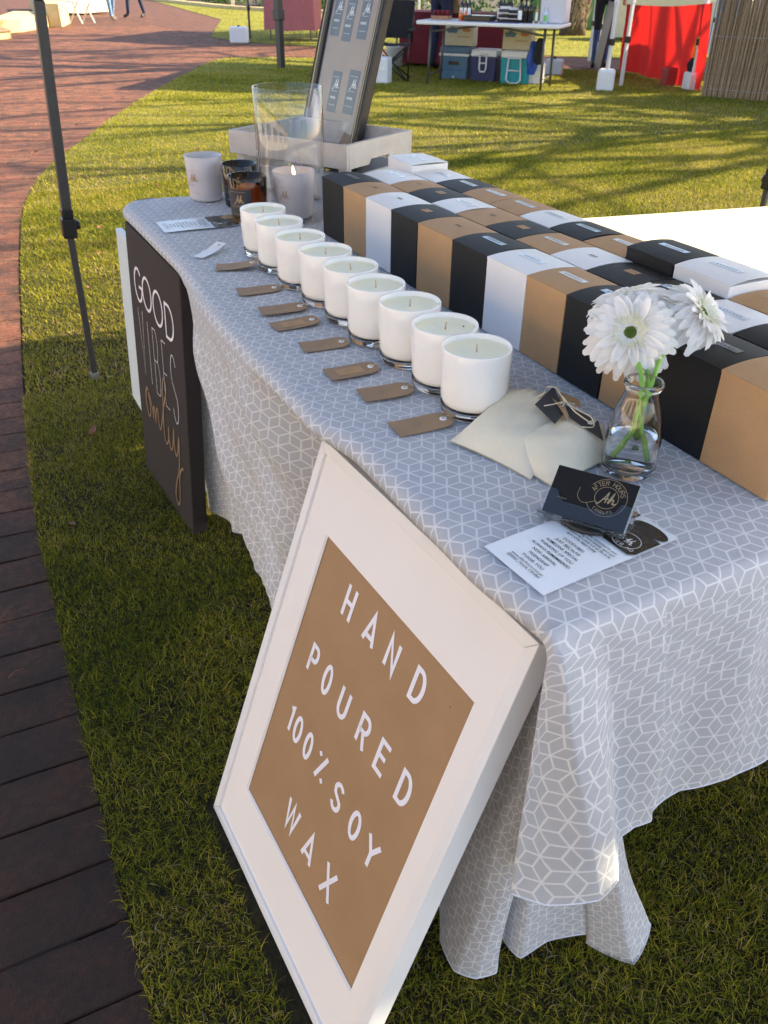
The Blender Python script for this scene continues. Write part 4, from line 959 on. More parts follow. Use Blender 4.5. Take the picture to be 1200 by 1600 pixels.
st = MB()
for pts in ([(.225, .345, .777), (.232, .334, .789), (.244, .343, .792), (.246, .328, .797), (.240, .312, .797), (.233, .292, .795), (.224, .286, .794)], [(.236, .300, .794), (.234, .268, .795), (.243, .252, .790), (.236, .238, .785), (.222, .242, .786)],
            [(.240, .306, .796), (.230, .280, .797), (.226, .262, .796), (.234, .246, .789)], [(.207, .300, .792), (.218, .297, .793), (.232, .293, .795), (.242, .283, .794)], [(.222, .35, .77), (.215, .33, .765), (.228, .318, .772), (.236, .300, .79)]):
    st.tube(catmull(pts, 6), .0009, 6)
tag(st.build('string', m_string, smooth=True), 'knotted cream cotton string tying the tags to the calico bags', 'string')
# ================================================================== GLASS BOTTLE AND GERBERAS
VC = Vector((.258, .192, .7435)); VS = 1.15
va = MB(); pr = [(0, .002), (.026, 0), (.031, .002), (.0322, .006), (.0325, .030), (.0315, .045), (.0288, .060), (.0250, .074), (.0210, .085), (.0198, .092), (.0218, .096), (.0232, .0985), (.0222, .101), (.0200, .1018), (.0180, .100), (.0174, .093), (.0186, .085), (.0226, .074), (.0265, .060), (.0292, .044), (.0300, .030), (.0298, .010), (.026, .007), (0, .009)]
va.lathe([(p.x, p.y) for p in catmull([(a, b, 0) for a, b in pr], 3)], 56)
# catmull may dip a hair below zero radius
va.v = [(x, y, z*VS) for x, y, z in va.v]
vo = va.build('glass_bottle', m_glassw, smooth=True); vo.location = VC; tag(vo, 'small clear glass bottle used as a vase for the white gerberas', 'vase')
wa = MB(); wa.lathe([(0, .0095), (.0255, .0085), (.0293, .012), (.0296, .030), (.0283, .043), (.0262, .052), (0, .052)], 48); wo = wa.build('water', m_water, vo, smooth=True)
def gerbera(c, nrm, R_, label, seed, stem_pts, droop=.18, n1=26):
    random.seed(seed); nrm = Vector(nrm).normalized(); M = nrm.to_track_quat('Z', 'Y').to_matrix().to_4x4(); M.translation = Vector(c)
    root = empty('gerbera', M=M, label=label, cat='flower', group='white gerberas in the bottle')
    def petal(L, W_, a, z0, lift, curl, notch=.1):
        mb = MB(); P = []; n = 12
        tw = random.gauss(0, .12); cup = random.uniform(.08, .22); rr = []
        for i in range(n+1):
            t = i/n; wv = W_*1.45*(math.sin(PI*min(1, .12+t*.80))**.75)*(1 if t < .93 else .92)
            if t == 1: wv = W_*.55
            r = .006+L*t; z = z0+L*(lift*t-curl*t*t)
            row = []
            for j in range(5):
                s = (j-2)/2; ridge = .0007*math.cos(s*PI*2)
                row.append((r*(1-.0)-(.03*L*abs(s) if t > .9 else 0), s*wv/2, z+abs(s)**2*wv*cup+ridge*math.sin(PI*t)+tw*s*wv*t))
            P.append(row)
        mb.grid(P); Rm = Matrix.Rotation(a, 4, 'Z'); mb.xf(Rm); return mb
    k = 0
    for ring, (n, L, W_, z0, lift, curl) in enumerate([(n1, R_*.94, .0118, 0, .10, .30+droop), (n1-2, R_*.88, .0112, .0012, .20, .28+droop*.6), (n1-6, R_*.70, .0095, .0026, .34, .22)]):
        for i in range(n):
            a = 2*PI*(i+random.uniform(-.2, .2))/n+ring*.13
            p = petal(L*random.uniform(.9, 1.05), W_*random.uniform(.85, 1.12), a, z0+random.uniform(-.0005, .0008), lift+random.gauss(0, .05), curl+random.gauss(0, .07))
            p.build('petal', m_petal, root, smooth=True)
    fl_ = MB()
    for i in range(260):
        a = random.uniform(0, 2*PI); r = random.uniform(.0075, .0165); L = random.uniform(.006, .012); t = random.uniform(.5, 1.2)
        x, y = r*math.cos(a), r*math.sin(a); w_ = .0011
        tip = (x+L*.75*math.cos(a), y+L*.75*math.sin(a), .0035+L*t*.6); fl_.add([(x-w_*math.sin(a), y+w_*math.cos(a), .003), (x+w_*math.sin(a), y-w_*math.cos(a), .003), (tip[0]+w_*math.sin(a), tip[1]-w_*math.cos(a), tip[2]), (tip[0]-w_*math.sin(a), tip[1]+w_*math.cos(a), tip[2]+.0004)], [(0, 1, 2, 3)])
    fl_.build('florets', m_floret, root)
    ce = MB(); ce.lathe([(.0080, .001), (.0078, .0034), (.0062, .0044), (.0030, .0034), (0, .0028)], 20)
    for i in range(60):
        a = i*2.39996; r = .0074*math.sqrt(i/60); ce.lathe([(.0008, 0), (.0006, .0014), (0, .0018)], 5, (r*math.cos(a), r*math.sin(a), .0036))
    ce.build('flower_centre', m_centre, root)
    ca = MB(); ca.lathe([(0, -.008), (.004, -.007), (.008, -.002), (.0095, .001)], 16); ca.build('calyx', m_stem, root, smooth=True)
    Mi = M.inverted(); pts = catmull([Vector(c)-nrm*.006]+[Vector(p)+(Vector((-.018, -.024, .008)) if i_ else Vector((-.004, -.005, .004))) for i_, p in enumerate(stem_pts)], 6)
    st_ = MB(); st_.tube([Mi @ p for p in pts], .0030, 10); st_.build('stem', m_stem, root, smooth=True)
    return root
camdir = Vector((-.60, -.62, .50))
gerbera((.280, .250, .893), (-.60, -.60, .55), .054, 'white gerbera facing forward with a green centre, left and lowest of the bunch', 21, [(.284, .240, .868), (.281, .224, .845), (.276, .217, .815), (.268, .214, .785), (.258, .222, .757)])
gerbera((.385, .246, .902), (.40, -.60, .72), .052, 'white gerbera turned to the right with pale yellow florets', 22, [(.330, .238, .872), (.292, .220, .845), (.281, .216, .81), (.280, .206, .78), (.283, .200, .757)], droop=.42)
gerbera((.315, .300, .912), (-.15, .40, .90), .054, 'white gerbera behind the other two, seen from the side', 23, [(.325, .285, .872), (.292, .226, .846), (.279, .213, .82), (.290, .225, .785), (.296, .232, .757)], droop=.4)
# ================================================================== CRATE AND DARK PICTURE FRAME
KM = Matrix.Translation((.51, 1.51, .745)) @ Matrix.Rotation(math.radians(28.5), 4, 'Z')
kr = empty('wooden_crate', M=KM, label='low grey limewashed slatted crate at the far end of the table', cat='crate')
KX, KY, KH = .270, .385, .142
th = .011
def slat(c, d, nm='slat'): MB().box(c, d).build(nm, m_crate, kr, bevel=.0015)
for yy in (th/2, KY-th/2):
    if yy < .1:
        # end board with a hand hold cut in its lower edge
        pts = [(0, .086), (.085, .086), (.092, .098), (.172, .098), (.180, .086), (KX, .086), (KX, KH), (0, KH)]
        mb = MB(); n = len(pts); vs = [(x, 0, z) for x, z in pts]+[(x, th, z) for x, z in pts]
        mb.add(vs, [tuple(range(n)), tuple(range(2*n-1, n-1, -1))]+[(i, n+i, n+(i+1) % n, (i+1) % n) for i in range(n)]); mb.build('slat', m_crate, kr)
    else: slat((KX/2, yy, .114), (KX, th, .056))
    slat((KX/2, yy, .040), (KX, th, .054))
for xx in (-th/2-.0003, KX+th/2+.0003): slat((xx, KY/2, .114), (th, KY+.0, .056)); slat((xx, KY/2, .040), (th, KY, .054))
for xx in (.014, KX-.014):
    for yy in (.024, KY-.024): MB().box((xx, yy, .071), (.022, .022, .134)).build('corner_post', m_crate, kr)
for k in range(5): slat((KX/2, .045+k*.091, .008), (KX-.004, .080, .010), 'floor_board')
# picture frame
p0 = Vector((.612, 1.735, .765)); rt_ = Vector((.084, -.9965, 0)); upv = Vector((.28, .02, 1)); w0 = .318; p0L = p0-rt_*w0
PM = planeM(p0L, rt_, upv)
pf = empty('picture_frame', M=PM, label='tall dark moulded picture frame standing in the crate with label cards under glass', cat='picture frame')
PH = .52; rw = .034
for nm, pts in (('frame_rail', [(0, PH), (w0, PH), (w0-rw, PH-rw), (rw, PH-rw)]), ('frame_rail', [(0, 0), (rw, rw), (w0-rw, rw), (w0, 0)]), ('frame_rail', [(0, PH), (rw, PH-rw), (rw, rw), (0, 0)]), ('frame_rail', [(w0, PH), (w0, 0), (w0-rw, rw), (w0-rw, PH-rw)])):
    MB().poly(pts, -.024, 0).build(nm, m_darkwood, pf, bevel=.004)
for f in (.22, .62):
    gl = MB(); d = rw*f; 
    gl.tube([(d, d, .0008), (w0-d, d, .0008), (w0-d, PH-d, .0008), (d, PH-d, .0008), (d, d, .0008)], .0018 if f > .5 else .0012, 6); gl.build('gilt_line', m_goldline if f > .5 else m_darkwood, pf)
MB().box((w0/2, PH/2, -.014), (w0-2*rw+.004, PH-2*rw+.004, .002)).build('backing', m_tan, pf)
for (x, y, h_, wd) in ((.045, .335, .105, .048), (.112, .325, .105, .048), (.19, .335, .105, .048), (.105, .145, .105, .05), (.195, .150, .11, .055)):
    cd_ = MB().box((x+wd/2, y+h_/2, -.0125), (wd, h_, .0008)).build('label_card', m_navy, pf)
    T = MB(); script_ah(T, x+wd/2, y+h_*.60, .022, -.0118, .09)
    for yy in (.86, .52, .18): ribbon(T, [(x+wd*.15, y+h_*yy), (x+wd*.85, y+h_*yy)], .0007, -.0117)
    for k in range(5): ribbon(T, [(x+wd*.2+k*.006, y+h_*.36), (x+wd*.2+k*.006+.003, y+h_*.36)], .006, -.0117)
    T.build('print', m_print, cd_)
MB().add([(rw-.001, rw-.001, -.006), (w0-rw+.001, rw-.001, -.006), (w0-rw+.001, PH-rw+.001, -.006), (rw-.001, PH-rw+.001, -.006)], [(0, 1, 2, 3)]).build('glass_pane', m_pane, pf)
# ================================================================== BACKGROUND STALL
SA = math.atan2(-.76, .65); SD = Vector((.65, -.76, 0)); SB = Vector((.76, .65, 0))
m_tabw = mat('white_table_plastic', (.72, .71, .72), .45, .03, 8, .05); m_maroon = mat('maroon_cloth', (.16, .012, .022), .85, .15, 12, .3)
m_gmetal = mat('grey_table_metal', (.10, .095, .09), .45, .1, 30, .05, metal=.3); m_hwhite = mat('cooler_white', (.66, .68, .72), .45, .03, 12, .05)
m_cblue = mat('cooler_steel_blue', (.055, .14, .24), .5, .1, 12, .05); m_cnavy = mat('cooler_navy', (.012, .02, .10), .5, .1, 12, .05); m_cteal = mat('cooler_teal', (.0, .27, .33), .5, .1, 12, .05)
m_carton = mat('pale_carton', (.50, .46, .34), .7, .05, 10, .1); m_denim = mat('dark_denim', (.018, .025, .06), .9, .3, 40, .3); m_bluejean = mat('pale_jeans', (.16, .26, .42), .9, .3, 25, .3)
m_blackcl = mat('black_clothing', (.01, .01, .012), .9, .3, 20, .3); m_skin = mat('skin', (.50, .29, .19), .55, .1, 40, .1); m_hair = mat('brown_hair', (.05, .03, .018), .6, .3, 80, .4)
m_boot = mat('dark_boots', (.02, .014, .01), .6, .3, 40, .3); m_red = translucent_mat('red_curtain', (.50, .016, .014), .32, .8, .08, 8); m_pink = translucent_mat('dusty_pink_cloth', (.50, .17, .19), .3)
m_bottle = mat('dark_bottle_glass', (.02, .014, .01), .1, .2, 30, 0); m_orange = mat('orange_cordial', (.75, .16, .01), .2, .1, 30, 0, emit=None); m_reed = mat('reed', (.30, .215, .13), .8, .3, 50, .4)
m_whitem = mat('white_pole_paint', (.62, .62, .62), .45, .04, 20, .05); m_trunk = mat('palm_fibre', (.13, .09, .055), .9, .4, 14, .8, bd=.03); m_trunk2 = mat('palm_dead_frond', (.36, .28, .17), .85, .3, 30, .4)
m_green = mat('green_tent_wall', (.13, .27, .09), .8, .1, 4, .1); m_straw = mat('calico_wrap', (.70, .62, .42), .85, .05, 10, .2)
m_stone = mat('render_steps', (.55, .43, .22), .85, .12, 6, .3, bd=.01); m_clay = mat('clay_tread', (.34, .17, .10), .85, .2, 10, .3)
tb = empty('stall_table', (5.90, 9.10, 0), SA, 'white folding table with a grey metal frame in the shaded stall behind', 'table')
MB().poly(rounded(-.88, -.10, .88, .62, .06), .655, .695).build('tabletop', m_tabw, tb, bevel=.012, seg=3)
for sx in (-.70, .70):
    for yy in (.0, .50): MB().tube([(sx, yy, .66), (sx+.02*(1 if sx > 0 else -1), yy-.03, 0)], .016, 8).build('leg', m_gmetal, tb, smooth=True)
    MB().tube([(sx, 0, .58), (sx*.2, .02, .65)], .012, 8).build('brace', m_gmetal, tb, smooth=True)
    MB().tube([(sx, 0, .12), (sx, .5, .12)], .010, 8).build('crossbar', m_gmetal, tb, smooth=True)
def sl(x, y, z=0):      # stall-frame point to ground coordinates
    c, s = math.cos(SA), math.sin(SA); return (5.90+x*c-y*s, 9.10+x*s+y*c, z)
def cooler(x, y, wd, dp, h, mbody, mlid, label, style):
    r = empty('cooler', sl(x, y), SA, label, 'cooler', 'coolers under the white stall table'); hb = h*.78; t_ = .93
    def fr(x0, y0, z0, x1, y1, z1): return [(-x0, -y0, z0), (x0, -y0, z0), (x0, y0, z0), (-x0, y0, z0), (-x1, -y1, z1), (x1, -y1, z1), (x1, y1, z1), (-x1, y1, z1)]
    F = [(3, 2, 1, 0), (4, 5, 6, 7), (0, 1, 5, 4), (1, 2, 6, 5), (2, 3, 7, 6), (3, 0, 4, 7)]
    MB().add(fr(wd/2*t_, dp/2*t_, 0, wd/2, dp/2, hb), F).build('body', mbody, r, bevel=.018, seg=3)
    if style == 0:
        MB().add(fr(wd/2*1.01, dp/2*1.01, hb*.93, wd/2*1.01, dp/2*1.01, hb*1.03), F).build('white_band', m_hwhite, r, bevel=.004)
        MB().add(fr(wd/2, dp/2, hb*1.04, wd/2*.96, dp/2*.96, h), F).build('lid', mlid, r, bevel=.012, seg=3)
        MB().box((0, -dp/2-.002, hb*.66), (wd*.34, .012, .035)).build('handle_recess', m_plastic, r, bevel=.004)
        MB().box((0, -dp/2*.96-.008, hb*.20), (wd*.92, .022, hb*.42)).build('base_panel', mbody, r, bevel=.012, seg=3)
        MB().lathe([(0, .02), (.012, .015), (.016, 0)], 12).xf(Matrix.Translation((.01, -dp/2-.018, .035)) @ Matrix.Rotation(PI/2, 4, 'X')).build('drain_plug', m_hwhite, r)
    else:
        MB().add(fr(wd/2*1.02, dp/2*1.02, hb, wd/2*.95, dp/2*.95, h), F).build('lid', mlid, r, bevel=.02, seg=3)
        hn = MB(); a = wd*.20 if style == 2 else wd*.13; zt = h*.86 if style == 1 else hb*1.02; zb = h*.34 if style == 1 else h*.05
        hn.tube([(-a, -dp/2-.014, zt), (-a*(1.25 if style == 2 else 1), -dp/2-.018, zb+.04), (-a*.7, -dp/2-.02, zb), (a*.7, -dp/2-.02, zb), (a*(1.25 if style == 2 else 1), -dp/2-.018, zb+.04), (a, -dp/2-.014, zt)], .011, 8)
        hn.tube([(-a, -dp/2-.016, (zt+zb)*.5), (a, -dp/2-.016, (zt+zb)*.5)], .009, 8); hn.tube([(-a, -dp/2-.013, zt), (a, -dp/2-.013, zt)], .012, 8); hn.build('handle', m_hwhite, r, smooth=True)
    return r
def nearest(px, py): # stall-frame coordinates of a ground point
    dx, dy = px-5.90, py-9.10; c, s = math.cos(SA), math.sin(SA); return dx*c+dy*s, -dx*s+dy*c
ax_, ay_ = nearest(5.97, 9.95); cooler(ax_, ay_+.20, .40, .34, .38, m_cblue, m_cblue, 'steel blue cooler with a white band, leftmost under the stall table', 0)
bx_, by_ = nearest(6.17, 9.56); cooler(bx_, by_+.18, .34, .30, .37, m_cnavy, m_hwhite, 'navy cooler with white lid between the blue and the teal coolers', 1)
cx3, cy3 = nearest(6.41, 9.21); cooler(cx3, cy3+.18, .37, .30, .375, m_cteal, m_hwhite, 'teal cooler with white lid and long white handle', 2)
def jerry(x, y, wd, dp, h, label, rz=SA, name='water_container', tilt=0, cap=True, m_=None):
    r = empty(name, (x, y, 0), rz, label, 'container', 'white water containers used as gazebo weights'); 
    b = MB().box((0, 0, h/2), (wd, dp, h)); b.build('body', m_ or m_hwhite, r, bevel=min(wd, dp)*.16, seg=4)
    if cap: MB().lathe([(.022, 0), (.022, .02), (.018, .026), (0, .026)], 14, (0, 0, h)).build('cap', m_plastic, r)
    else: MB().lathe([(0, .004), (.02, .006), (.027, 0)], 14).xf(Matrix.Translation((wd*.12, -dp/2, h*.55)) @ Matrix.Rotation(PI/2, 4, 'X')).build('cap', m_tabw, r)
    return r
jerry(6.72, 9.14, .19, .16, .25, 'white container beside the teal cooler', cap=False)
jerry(7.60, 9.95, .24, .16, .20, 'white container behind the right legs of the stall table')
jerry(7.13, 8.30, .20, .20, .235, 'white container holding the white pole left of the red curtain', cap=False, rz=SA+.1)
jerry(8.19, 7.95, .17, .20, .20, 'white container at the foot of the pole beside the reed fence', cap=False, rz=SA+.5)
jerry(4.96, 9.95, .17, .18, .30, 'tall white container beside the camping chair, partly behind the dark frame', cap=False)
jerry(5.33, 16.52, .33, .20, .27, 'large square white water container on the bricks at the top left', rz=-.5)
# bucket
bk = MB(); bk.lathe([(0, 0), (.11, 0), (.135, .26), (.14, .265), (.135, .27), (.128, .262), (.105, .01), (0, .01)], 24, ); o = bk.build('bucket', m_hwhite, smooth=True); o.location = (6.06, 11.72, 0); tag(o, 'white plastic bucket behind the camping chair', 'bucket')
# printed cartons standing on the coolers
def carton_big(x, y, z, wd, dp, h, label):
    r = empty('carton', sl(x, y, z), SA, label, 'carton', 'pale cartons on the coolers'); MB().box((0, 0, h/2), (wd, dp, h)).build('body', m_carton, r, bevel=.004)
    e = MB(); e.add([(-wd*.24+wd*.2*math.cos(a)*(1+.15*math.sin(a*7)), -dp/2-.0012, h*.74+h*.15*math.sin(a)*(1+.2*math.sin(a*5))) for a in [2*PI*k/30 for k in range(30)]], [tuple(range(30))]); e.build('printed_logo', m_cblue, r)
    e = MB(); e.add([(wd*.26+wd*.15*math.cos(a), -dp/2-.0012, h*.76+h*.10*math.sin(a)) for a in [2*PI*k/24 for k in range(24)]], [tuple(range(24))]); e.build('printed_logo', mat('carton_orange', (.45, .17, .04), .6), r)
    e = MB()
    for k in range(12): e.add([(-wd*.05+k*wd*.035, -dp/2-.0012, h*.40), (-wd*.05+k*wd*.035+wd*.02, -dp/2-.0012, h*.40), (-wd*.05+k*wd*.035+wd*.02, -dp/2-.0012, h*.47), (-wd*.05+k*wd*.035, -dp/2-.0012, h*.47)], [(0, 1, 2, 3)])
    e.build('print', m_clay, r)
carton_big(ax_+.02, ay_+.24, .386, .38, .2, .235, 'pale printed carton standing on the steel blue cooler')
carton_big(cx3-.02, cy3+.22, .381, .36, .2, .225, 'pale printed carton standing on the teal cooler')
# blue bag hanging at the right of the table
bb = MB(); G = []
for i in range(13):
    t = i/12; w_ = .075*(math.sin(PI*(.15+.8*t))**.5); G.append([(w_*math.cos(a)*(1+.15*math.sin(3*a+i)), w_*.7*math.sin(a), .14+.36*t) for a in [2*PI*k/14 for k in range(15)]])
bb.grid(G); o = bb.build('bag', mat('royal_blue_nylon', (.01, .06, .35), .5, .3, 20, .3), smooth=True); o.location = sl(.50, .35); tag(o, 'crumpled royal blue bag standing between the teal cooler and the table leg', 'bag')
bb = MB(); G = []
for i in range(11):
    t = i/10; w_ = .07*(math.sin(PI*(.1+.85*t))**.5); G.append([(w_*math.cos(a)*(1+.2*math.sin(2*a+i)), w_*.7*math.sin(a), .26+.28*t) for a in [2*PI*k/14 for k in range(15)]])
bb.grid(G); o = bb.build('jacket', m_blackcl, smooth=True); o.location = sl(.60, .25); tag(o, 'bunched black jacket hanging beside the blue bag', 'jacket')
# things on the stall table
def bottle(x, y, h, r_, m1, lab, label, rt='bottle', grp='bottles on the stall table', ml=None):
    ro = empty(rt, sl(x, y, .6965), SA, label, 'bottle', grp); b = MB(); b.lathe([(0, 0), (r_, 0), (r_, h*.58), (r_*.85, h*.66), (r_*.36, h*.74), (r_*.34, h*.95), (r_*.42, h*.96), (r_*.42, h), (0, h)], 20); b.build('glass', m1, ro, smooth=True)
    if lab: MB().grid([[((r_+.001)*math.cos(a), (r_+.001)*math.sin(a), z) for z in (h*.12, h*.5)] for a in [-2.4+.18*k for k in range(10)]]).build('label', ml or m_print, ro, smooth=True)
for i, x in enumerate((-.42, -.37, -.32)): bottle(x, .30, .26, .028, m_bottle, True, 'dark bottle with a white label, %s of three at the left of the table' % ('left', 'middle', 'right')[i])
for i, x in enumerate((-.385, -.325)): bottle(x, .16, .11, .025, m_orange, False, 'small orange juice bottle, %s of two' % ('left', 'right')[i])
for i, x in enumerate((.04, .09, .14, .18)): bottle(x, .36, .27, .03, m_bottle, True, 'tall dark bottle behind the jar racks, %s' % ('leftmost of four', 'second from the left', 'third from the left', 'rightmost of four')[i])
for i, x in enumerate((.36, .42, .48)): bottle(x, .12, .25, .034, m_bottle, i == 0, 'large dark olive oil bottle, %s of the right group' % ('left one with white label', 'middle', 'right')[i])
bottle(.55, .14, .22, .02, mat('pale_bottle', (.35, .24, .12), .2), True, 'slim pale brown bottle right of the dark ones')
bottle(.66, .14, .17, .026, mat('spray_white', (.6, .65, .8), .3), True, 'small white and blue spray bottle near the right end', ml=mat('green_label', (.15, .5, .1), .5))
def rack(x, y, wd, h, label):
    r = empty('jar_rack', sl(x, y, .6965), SA, label, 'rack'); MB().box((0, .06, h/2), (wd, .01, h)).build('back', m_tabw, r)
    for k in range(3):
        MB().box((0, 0, h*(k+.5)/3-.035), (wd, .12, .006)).build('shelf', m_tabw, r)
        for j in range(4): MB().lathe([(0, 0), (.015, 0), (.015, .032), (0, .034)], 12, (-wd*.36+j*wd*.24, -.02, h*(k+.5)/3-.031)).build('jar', m_bottle, r, smooth=True)
rack(.16, .12, .13, .16, 'small tiered rack of dark jars, left of two'); rack(.27, .13, .12, .15, 'small tiered rack of dark jars, right of two')
# clear crate with red lid jars, black tray, dark mat
r = empty('display_box', sl(-.68, .3, .6965), SA, 'low wooden box of small jars at the left end of the stall table', 'box'); MB().box((0, 0, .02), (.22, .16, .04)).build('tray', m_clay, r)
for j in range(4):
    for k in range(2): MB().lathe([(0, 0), (.022, 0), (.022, .05), (.018, .058), (0, .058)], 12, (-.08+j*.053, -.03+.06*k, .04)).build('jar', m_maroon, r, smooth=True)
MB().box((-.16, .2, .7265), (.34, .26, .06)).xf(Matrix.Translation((5.90, 9.10, 0)) @ Matrix.Rotation(SA, 4, 'Z')).build('black_tray', m_plastic, bevel=.008); tag(bpy.data.objects['black_tray'], 'shallow black tray with a pale lid edge on the stall table', 'tray')
MB().box((.20, .02, .6995), (.36, .12, .008)).xf(Matrix.Translation((5.90, 9.10, 0)) @ Matrix.Rotation(SA, 4, 'Z')).build('tablecloth', mat('indigo_mat', (.05, .04, .14), .8)); tag([o for o in bpy.data.objects if o.name.startswith('tablecloth.')][0], 'small indigo cloth under the jar racks', 'cloth')
# translucent white tub at the right end
r = empty('storage_tub', sl(.73, .30, .6965), SA, 'big translucent white tub on the right end of the stall table', 'tub'); mb = MB(); mb.box((0, 0, .15), (.30, .30, .30)); mb.build('tub', mat('milky_plastic', (.56, .56, .62), .4, .02, 6, 0), r, bevel=.02, seg=3); MB().box((0, 0, .33), (.33, .33, .03)).build('lid', m_hwhite, r, bevel=.006)
# maroon draped table behind
def draped(cx_, cy_, rz, wd, dp, h, m_, label, drop=None, waves=.012):
    r = empty('draped_table', (cx_, cy_, 0), rz, label, 'table'); drop = h*.93 if drop is None else drop
    MB().box((0, 0, h-.015), (wd-.02, dp-.02, .02)).build('tabletop', m_tabw, r)
    for sx in (-1, 1):
        for sy in (-1, 1): MB().tube([(sx*(wd/2-.08), sy*(dp/2-.08), 0), (sx*(wd/2-.08), sy*(dp/2-.08), h-.03)], .012, 8).build('leg', m_gmetal, r)
    mb = MB(); mb.grid([[(-wd/2+wd*i/8, -dp/2+dp*j/4, h) for j in range(5)] for i in range(9)])
    per = []
    for (a, b) in (((-wd/2, -dp/2), (wd/2, -dp/2)), ((wd/2, -dp/2), (wd/2, dp/2)), ((wd/2, dp/2), (-wd/2, dp/2)), ((-wd/2, dp/2), (-wd/2, -dp/2))):
        for k in range(24): per.append((a[0]+(b[0]-a[0])*k/24, a[1]+(b[1]-a[1])*k/24))
    per.append(per[0]); G = []
    for i, (x, y) in enumerate(per):
        d = Vector((x, y)).normalized(); wv = waves*math.sin(i*1.3)+waves*.6*math.sin(i*.47+1)
        G.append([(x+d.x*(wv*t+.02*t), y+d.y*(wv*t+.02*t), h-drop*t+.01*math.sin(i*.4)*t) for t in (0, .1, .4, .7, 1)])
    mb.grid(G); mb.build('cloth', m_, r, smooth=True); return r
draped(6.98, 11.35, SA+.12, 1.7, .7, .70, m_maroon, 'table under a dark maroon cloth behind the white stall table')
draped(6.62, 17.0, SA+.25, .95, .75, .70, m_pink, 'table under a dusty pink cloth at the top left of the lawn', drop=.52)
# camping chair
cc_ = empty('camping_chair', (5.22, 10.25, 0), SA+.25, 'black folding camping chair in front of the maroon table', 'chair')
for a, b in (((-.25, -.22, 0), (.22, .22, .42)), ((.25, -.22, 0), (-.22, .22, .42)), ((-.25, .22, 0), (.24, -.24, .42)), ((.25, .22, 0), (-.24, -.24, .42)), ((-.25, -.22, 0), (.25, -.22, .38)), ((.25, -.22, 0), (-.25, -.22, .38))):
    MB().tube([a, b], .010, 8).build('leg', m_plastic, cc_, smooth=True)
for sx in (-1, 1):
    MB().tube([(sx*.25, -.22, 0), (sx*.25, -.24, .56)], .010, 8).build('arm_post', m_plastic, cc_, smooth=True); MB().tube([(sx*.24, .22, .40), (sx*.25, .34, .88)], .010, 8).build('back_post', m_plastic, cc_, smooth=True)
    MB().box((sx*.26, .02, .57), (.07, .56, .02)).build('armrest', m_blackcl, cc_, bevel=.006)
MB().grid([[(x, y, .43-.05*math.cos(x*6)*(1-abs(y)*2)) for y in (-.24, -.08, .08, .24)] for x in [-.24+.08*k for k in range(7)]]).build('seat', m_blackcl, cc_, smooth=True)
MB().grid([[(x, .24+.12*t+.03*math.cos(x*6), .46+.42*t) for t in (0, .33, .66, 1)] for x in [-.24+.08*k for k in range(7)]]).build('backrest', m_blackcl, cc_, smooth=True)
# paper sack between chair and table
pb = MB().box((0, 0, .12), (.20, .12, .24)); o = pb.build('paper_sack', mat('sack_paper', (.30, .20, .10), .8, .1, 20, .3), bevel=.01); o.location = (6.62, 11.0, .70); o.rotation_euler = (0, 0, SA); tag(o, 'brown paper sack standing at the left end of the maroon table', 'sack')
# ---- people
def person(loc, rz, joints, clothes, label, hair=True):
    """body: skinned skeleton; joints dict name -> (xyz, radius), edges fixed"""
    root = empty('person', loc, rz, label, 'person')
    J = joints; E_ = [('pelvis', 'chest'), ('chest', 'neck'), ('neck', 'head'), ('chest', 'shl'), ('shl', 'ell'), ('ell', 'wrl'), ('wrl', 'hal'), ('chest', 'shr'), ('shr', 'elr'), ('elr', 'wrr'), ('wrr', 'har'), ('pelvis', 'hil'), ('hil', 'knl'), ('knl', 'anl'), ('anl', 'tol'), ('pelvis', 'hir'), ('hir', 'knr'), ('knr', 'anr'), ('anr', 'tor')]
    names = list(J); me = bpy.data.meshes.new('body'); me.from_pydata([J[n][0] for n in names], [(names.index(a), names.index(b)) for a, b in E_], [])
    o = bpy.data.objects.new('body', me); col.objects.link(o)
    sk = o.modifiers.new('skin', 'SKIN'); sk.use_smooth_shade = True
    for i, n in enumerate(names):
        r = J[n][1]; me.skin_vertices[0].data[i].radius = (r, r*.85) if not n.startswith('to') else (r, r*.8)
    me.skin_vertices[0].data[names.index('pelvis')].use_root = True
    o.modifiers.new('sub', 'SUBSURF').levels = 2; o.modifiers['sub'].render_levels = 2
    bpy.context.view_layer.update(); ev = o.evaluated_get(bpy.context.evaluated_depsgraph_get()); m2 = bpy.data.meshes.new_from_object(ev); m2.name = 'body'
    bpy.data.objects.remove(o); o = bpy.data.objects.new('body', m2); col.objects.link(o); o.parent = root
    m2.materials.clear()
    for q in clothes['mats']: m2.materials.append(q)
    for f in m2.polygons: f.material_index = clothes['pick'](f.center); f.use_smooth = True
    if hair:
        hd = Vector(J['head'][0]); mb = MB(); mb.lathe([(0, .135), (.06, .12), (.098, .07), (.105, .01), (.09, -.05)], 18, hd+Vector((0, .015, 0))); mb.build('hair', m_hair, root, smooth=True)
    return root
